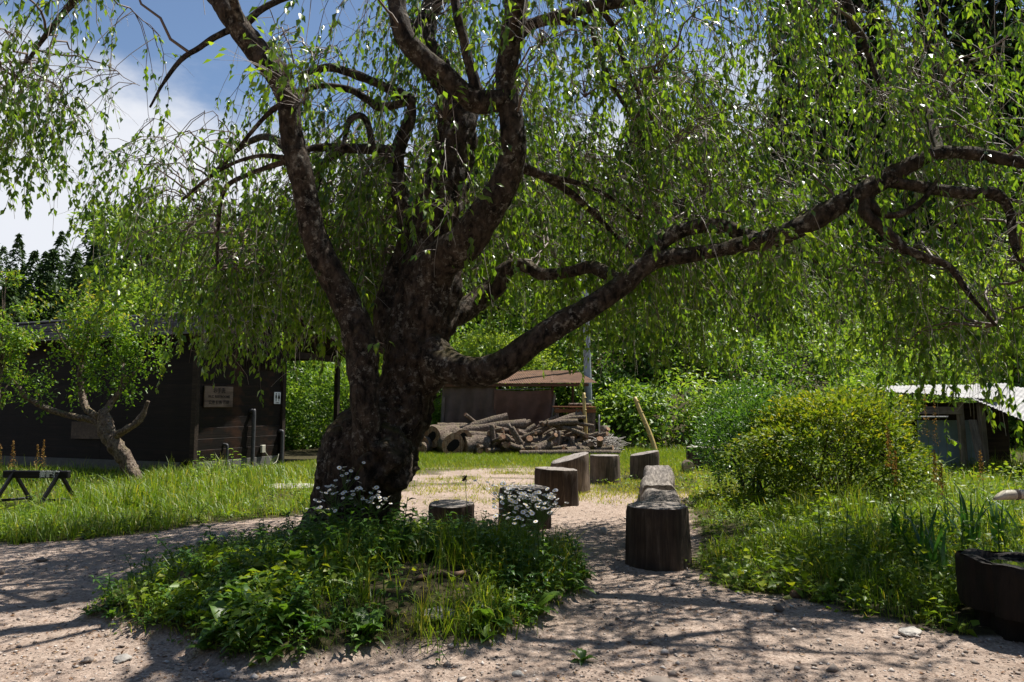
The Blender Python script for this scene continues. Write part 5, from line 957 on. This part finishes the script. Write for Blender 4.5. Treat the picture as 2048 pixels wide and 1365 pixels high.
# iris clumps on the right bank
def iris(lb, px, py, n_, hgt):
    x, y = G(px, py); z0 = gz(x, y); o = thing('iris_clump', lb, 'plant', (x, y, z0), group='iris clumps on the right bank')
    bl_ = []
    for v_ in range(3):
        ac = Acc(); h_ = hgt*(.8+.2*v_); t = np.linspace(0, 1, 7); w = .019*np.clip(1-t**2.2, .03, 1); c = np.stack([.22*h_*t**2.2*(v_-.3), np.zeros(7), h_*(t-.10*v_*t**4)], -1); V = np.stack([c+np.array([0, 1, 0])*w[:, None], c-np.array([0, 1, 0])*w[:, None]], 1).reshape(-1, 3); k = np.arange(6)[:, None]*2; ac.add(V, None, k+np.array([0, 1, 3, 2]), RNG.uniform(.1, .9)); bl_.append(ac.mesh('blade', IRIS, smooth=True))
    for k in range(n_): ob('blade', bl_[k % 3], o, (RNG.normal()*.10, RNG.normal()*.07, -.02), (RNG.normal()*.08, RNG.normal()*.12, RNG.uniform(0, 6.28)), (1, 1, RNG.uniform(.75, 1.1)))
for a in (('dark iris blades left of the wooden basin', 1860, 1165, 16, .66), ('tall iris clump behind the basin', 1935, 1120, 18, .68), ('iris blades below the bamboo spout', 2010, 1115, 16, .62), ('lone tall iris leaves in the middle of the bank', 1800, 1130, 12, .62), ('iris blades at the near foot of the bank', 1870, 1190, 12, .55)): iris(*a)
# larger single plants
def plant(name, lb, px, py, kind, s, mat=WEED, Y=None, group=None):
    x, y = GG(px, py) if Y is None else (P(px, py, Y)[0], Y); o = thing(name, lb, 'plant', (x, y, gz(x, y)), (0, 0, RNG.uniform(0, 6.28)), scale=(s, s, s), group=group); ac = Acc()
    n_ = {'dock': 8, 'leafy': 12}[kind]; lv = []
    if kind == 'dock':
        for v_ in range(3): a_ = Acc(); ribbon(a_, (0, 0, 0), 0, .26*(.8+.2*v_), .085+.01*v_, .75+.2*v_, .55, .3+.2*v_, 8, .06); lv.append(a_.mesh('leaf', mat, smooth=True))
        for k in range(n_): ob('leaf', lv[k % 3], o, (0, 0, 0), (0, RNG.normal()*.12, k*2.4+RNG.normal()*.2), (1, 1, 1))
    else:
        a_ = Acc(); stem(a_, [(0, 0, -.02), (.015, .01, .22), (0, 0, .45)], .006, .003, .5); ob('stem', a_.mesh('stem', mat), o)
        for v_ in range(2): a_ = Acc(); ribbon(a_, (0, 0, 0), 0, .13, .05+.012*v_, .55, .55, .5+.25*v_, 5); lv.append(a_.mesh('leaf', mat, smooth=True))
        for k in range(n_): f = (k+1)/n_; ob('leaf', lv[k % 2], o, (.012*math.sin(f*3), .005, .45*f), (0, 0, k*2.4), (1.1-.5*f,)*3)
for a in (('dock_plant', 'big broad-leaved dock at the front edge of the mound', 455, 1270, 'dock', 1.25), ('dock_plant', 'pale-leaved dock in the middle front of the mound', 500, 1225, 'dock', 1.3), ('dock_plant', 'dock with upright leaves right of the pale one', 575, 1250, 'dock', 1.15), ('dock_plant', 'dark dock low at the mound edge', 385, 1245, 'dock', 1.0),
          ('dock_plant', 'dock with long shiny leaves left of the stone slab', 735, 1270, 'dock', 1.0), ('dock_plant', 'broad dock right of the stone slab', 985, 1250, 'dock', 1.2), ('dock_plant', 'dock with sunlit leaves at the right end of the mound', 1070, 1235, 'dock', 1.2), ('dock_plant', 'pale crinkled dock leaves before the trunk', 595, 1140, 'dock', 1.1), ('dock_plant', 'small dock in the gravel before the mound', 1165, 1325, 'dock', .45),
          ('nettle', 'leafy stem standing before the bare earth patch', 800, 1240, 'leafy', .8), ('nettle', 'leafy stem at the left of the bare earth patch', 770, 1225, 'leafy', .9), ('nettle', 'leafy stem low in the shaded front of the mound', 700, 1310, 'leafy', .5), ('nettle', 'leafy weed at the bottom edge before the slab', 880, 1330, 'leafy', .4)): plant(*a)
for k, (px, py, Y) in enumerate(((398, 960, 13.5), (425, 950, 14.2), (440, 965, 13.8), (465, 950, 14.6), (482, 955, 14.2))): plant('nettle', ['leftmost', 'second', 'middle', 'fourth', 'rightmost'][k]+' of five pale leafy plants at the foot of the restroom wall', px, py, 'leafy', 1.5-.2*(k % 3), LEAF_BRIGHT, Y)
for k, (px, py, Y) in enumerate(((1930, 1110, 5.9), (2000, 1100, 5.8), (1700, 1120, 6.5), (1640, 1110, 6.8), (1860, 960, 8.8), (1890, 975, 8.6), (1910, 955, 9.0))): plant('leafy_weed', ['leafy weed directly behind the basin', 'leafy weed under the bamboo spout', 'broad leafy weed in the middle of the right bank', 'leafy weed on the bank left of the irises', 'tall leafy weed before the lean-to panel', 'second tall leafy weed before the panel', 'tall weed right of the panel'][k], px, py, 'leafy', 1.25, LEAF_BRIGHT if k > 3 else WEED, Y)

# ------------------------------------------------------------------ stones, gravel, litter
def stone_mesh(seed, sx, sy, sz, mat, sub=2):
    bm = bmesh.new(); bmesh.ops.create_icosphere(bm, subdivisions=sub, radius=1); V = np.array([v.co[:] for v in bm.verts]); V = V*(1+.22*fbm(V*1.3+seed, 2))[:, None]*np.array([sx, sy, sz])
    for v, c in zip(bm.verts, V): v.co = c
    me = bpy.data.meshes.new('stone'); bm.to_mesh(me); bm.free(); me.materials.append(mat); return me
for k, (px, py, s3, mat, lb, nm) in enumerate((((878), 1235, (.13, .10, .04), STONE, 'flat pale stone slab lying in the mound weeds', 'stone_slab'), (1207, 1068, (.06, .05, .055), STONEPALE, 'small pale stone in the middle of the path', 'stone'), (372, 1175, (.15, .10, .08), EARTH, 'brown earth-covered rock on the left of the mound', 'rock'),
        (445, 1355, (.05, .04, .03), STONE, 'rounded grey stone at the bottom edge of the mound', 'stone'), (1820, 1268, (.10, .06, .03), STONEPALE, 'flat pale stone at the edge of the right bank', 'stone'), (1590, 1195, (.05, .04, .04), EARTH, 'small brown stone on the verge', 'stone'), (605, 975, (.75, .4, .05), STONEPALE, 'pale flagstone in the grass left of the trunk', 'flagstone'),
        (1255, 1095, (.06, .05, .04), STONE, 'grey stone at the foot of the front stump', 'stone'), (245, 1320, (.06, .045, .02), STONE, 'flat grey stone set in the left gravel', 'stone'), (1035, 1352, (.035, .03, .02), STONEPALE, 'small whitish stone at the bottom centre', 'stone'), (1265, 1118, (.03, .025, .02), STONEPALE, 'tiny pale pebble beside the front stump', 'stone'),
        (1400, 868, (.35, .25, .18), STONEPALE, 'pale rock on the grass behind the far stumps', 'rock'), (1335, 870, (.3, .2, .1), STONE, 'dark rock left of the pale one behind the stumps', 'rock'), (1440, 872, (.4, .2, .14), EARTH, 'brown lump of dead wood behind the plank seat', 'rock'))):
    x, y = GG(px, py); ob(nm, stone_mesh(k*2.7, *s3, mat, 3), None, (x, y, gz(x, y)+s3[2]*.35), (0, 0, k), label=lb, category='stone')
q0 = [(826, 1166), (850, 1160), (880, 1154), (910, 1157), (938, 1148)]; C = np.array([(*GG(a, b_), 0) for a, b_ in q0]); C[:, 2] = [gz(a, b_)+.025 for a, b_, _ in C]; o = thing('fallen_branch', 'bare crooked root lying across the earth patch on the mound', 'branch', tuple(C[0]))
ac = Acc(); ac.add(*sweep(C-C[0], np.array([.012, .022, .026, .022, .012]), 10, .03, .15, 12.)); ob('bark', ac.mesh('root', ROOT, smooth=True), o)
n = 26000; y = np.exp(RNG.uniform(math.log(3.7), math.log(12), n)); x = RNG.uniform(-.8, .8, n)*y; k = (veg(x, y) < .35+.3*RNG.random(n)); x, y = x[k], y[k]; n = len(x)
bp = np.array([(1, 0, 0), (-1, 0, 0), (0, 1, 0), (0, -1, 0), (0, 0, 1), (0, 0, -1)], float); bt_ = np.array([(0, 2, 4), (2, 1, 4), (1, 3, 4), (3, 0, 4), (2, 0, 5), (1, 2, 5), (3, 1, 5), (0, 3, 5)])
sz = .0045*np.exp(RNG.normal(size=n)*.5)*(1+2.2*(RNG.random(n) < .02)); a = RNG.uniform(0, 6.28, n); Vp = bp[None]*(sz[:, None]*RNG.uniform(.6, 1.3, (n, 3))*np.array([1.2, 1.2, .7]))[:, None]; Vp = Vp+RNG.normal(size=Vp.shape)*sz[:, None, None]*.18
Vp = np.stack([Vp[..., 0]*np.cos(a)[:, None]-Vp[..., 1]*np.sin(a)[:, None], Vp[..., 0]*np.sin(a)[:, None]+Vp[..., 1]*np.cos(a)[:, None], Vp[..., 2]], -1)+np.stack([x, y, g(x, y)+sz*.3], -1)[:, None]
PEB = M('pebble', (.3, .26, .22), .9); pb = NB(PEB); pb.base(pb.ramp(pb.attr('tint').outputs['Fac'], (0, (.15, .12, .10)), (.5, (.34, .28, .235)), (1, (.55, .5, .46))))
ob('gravel', mk('gravel', Vp.reshape(-1, 3), (bt_[None]+(np.arange(n)*6)[:, None, None]).reshape(-1, 3), None, [PEB], None, False, np.repeat(RNG.random(n), 6)), kind='stuff', label='fine pinkish gravel scattered over the path', category='gravel')
n = 9000; y = np.exp(RNG.uniform(math.log(3.7), math.log(12), n)); x = RNG.uniform(-.8, .8, n)*y; k = n2(x, y, 1.3, 44.)+RNG.random(n)*.9 > .45; x, y = x[k], y[k]; n = len(x); L = RNG.uniform(.012, .045, n); ac = Acc()
add_leaves(ac, np.stack([x, y, g(x, y)+.006], -1), rdir(n)*np.array([1, 1, .15]), norm(RNG.normal(size=(n, 3))*.2+np.array([0, 0, 1.])), L, L*RNG.uniform(.12, .5, n), RNG.random(n), simple=True)
LIT = leafmat('dead_leaf', (.10, .055, .03), (.24, .13, .07), (1.2, 1.1, .9), .15, .8, .2, (.36, .25, .15)); ob('leaf_litter', ac.mesh('leaf_litter', LIT), kind='stuff', label='brown fallen petals and bits of twig on the ground', category='leaf litter')
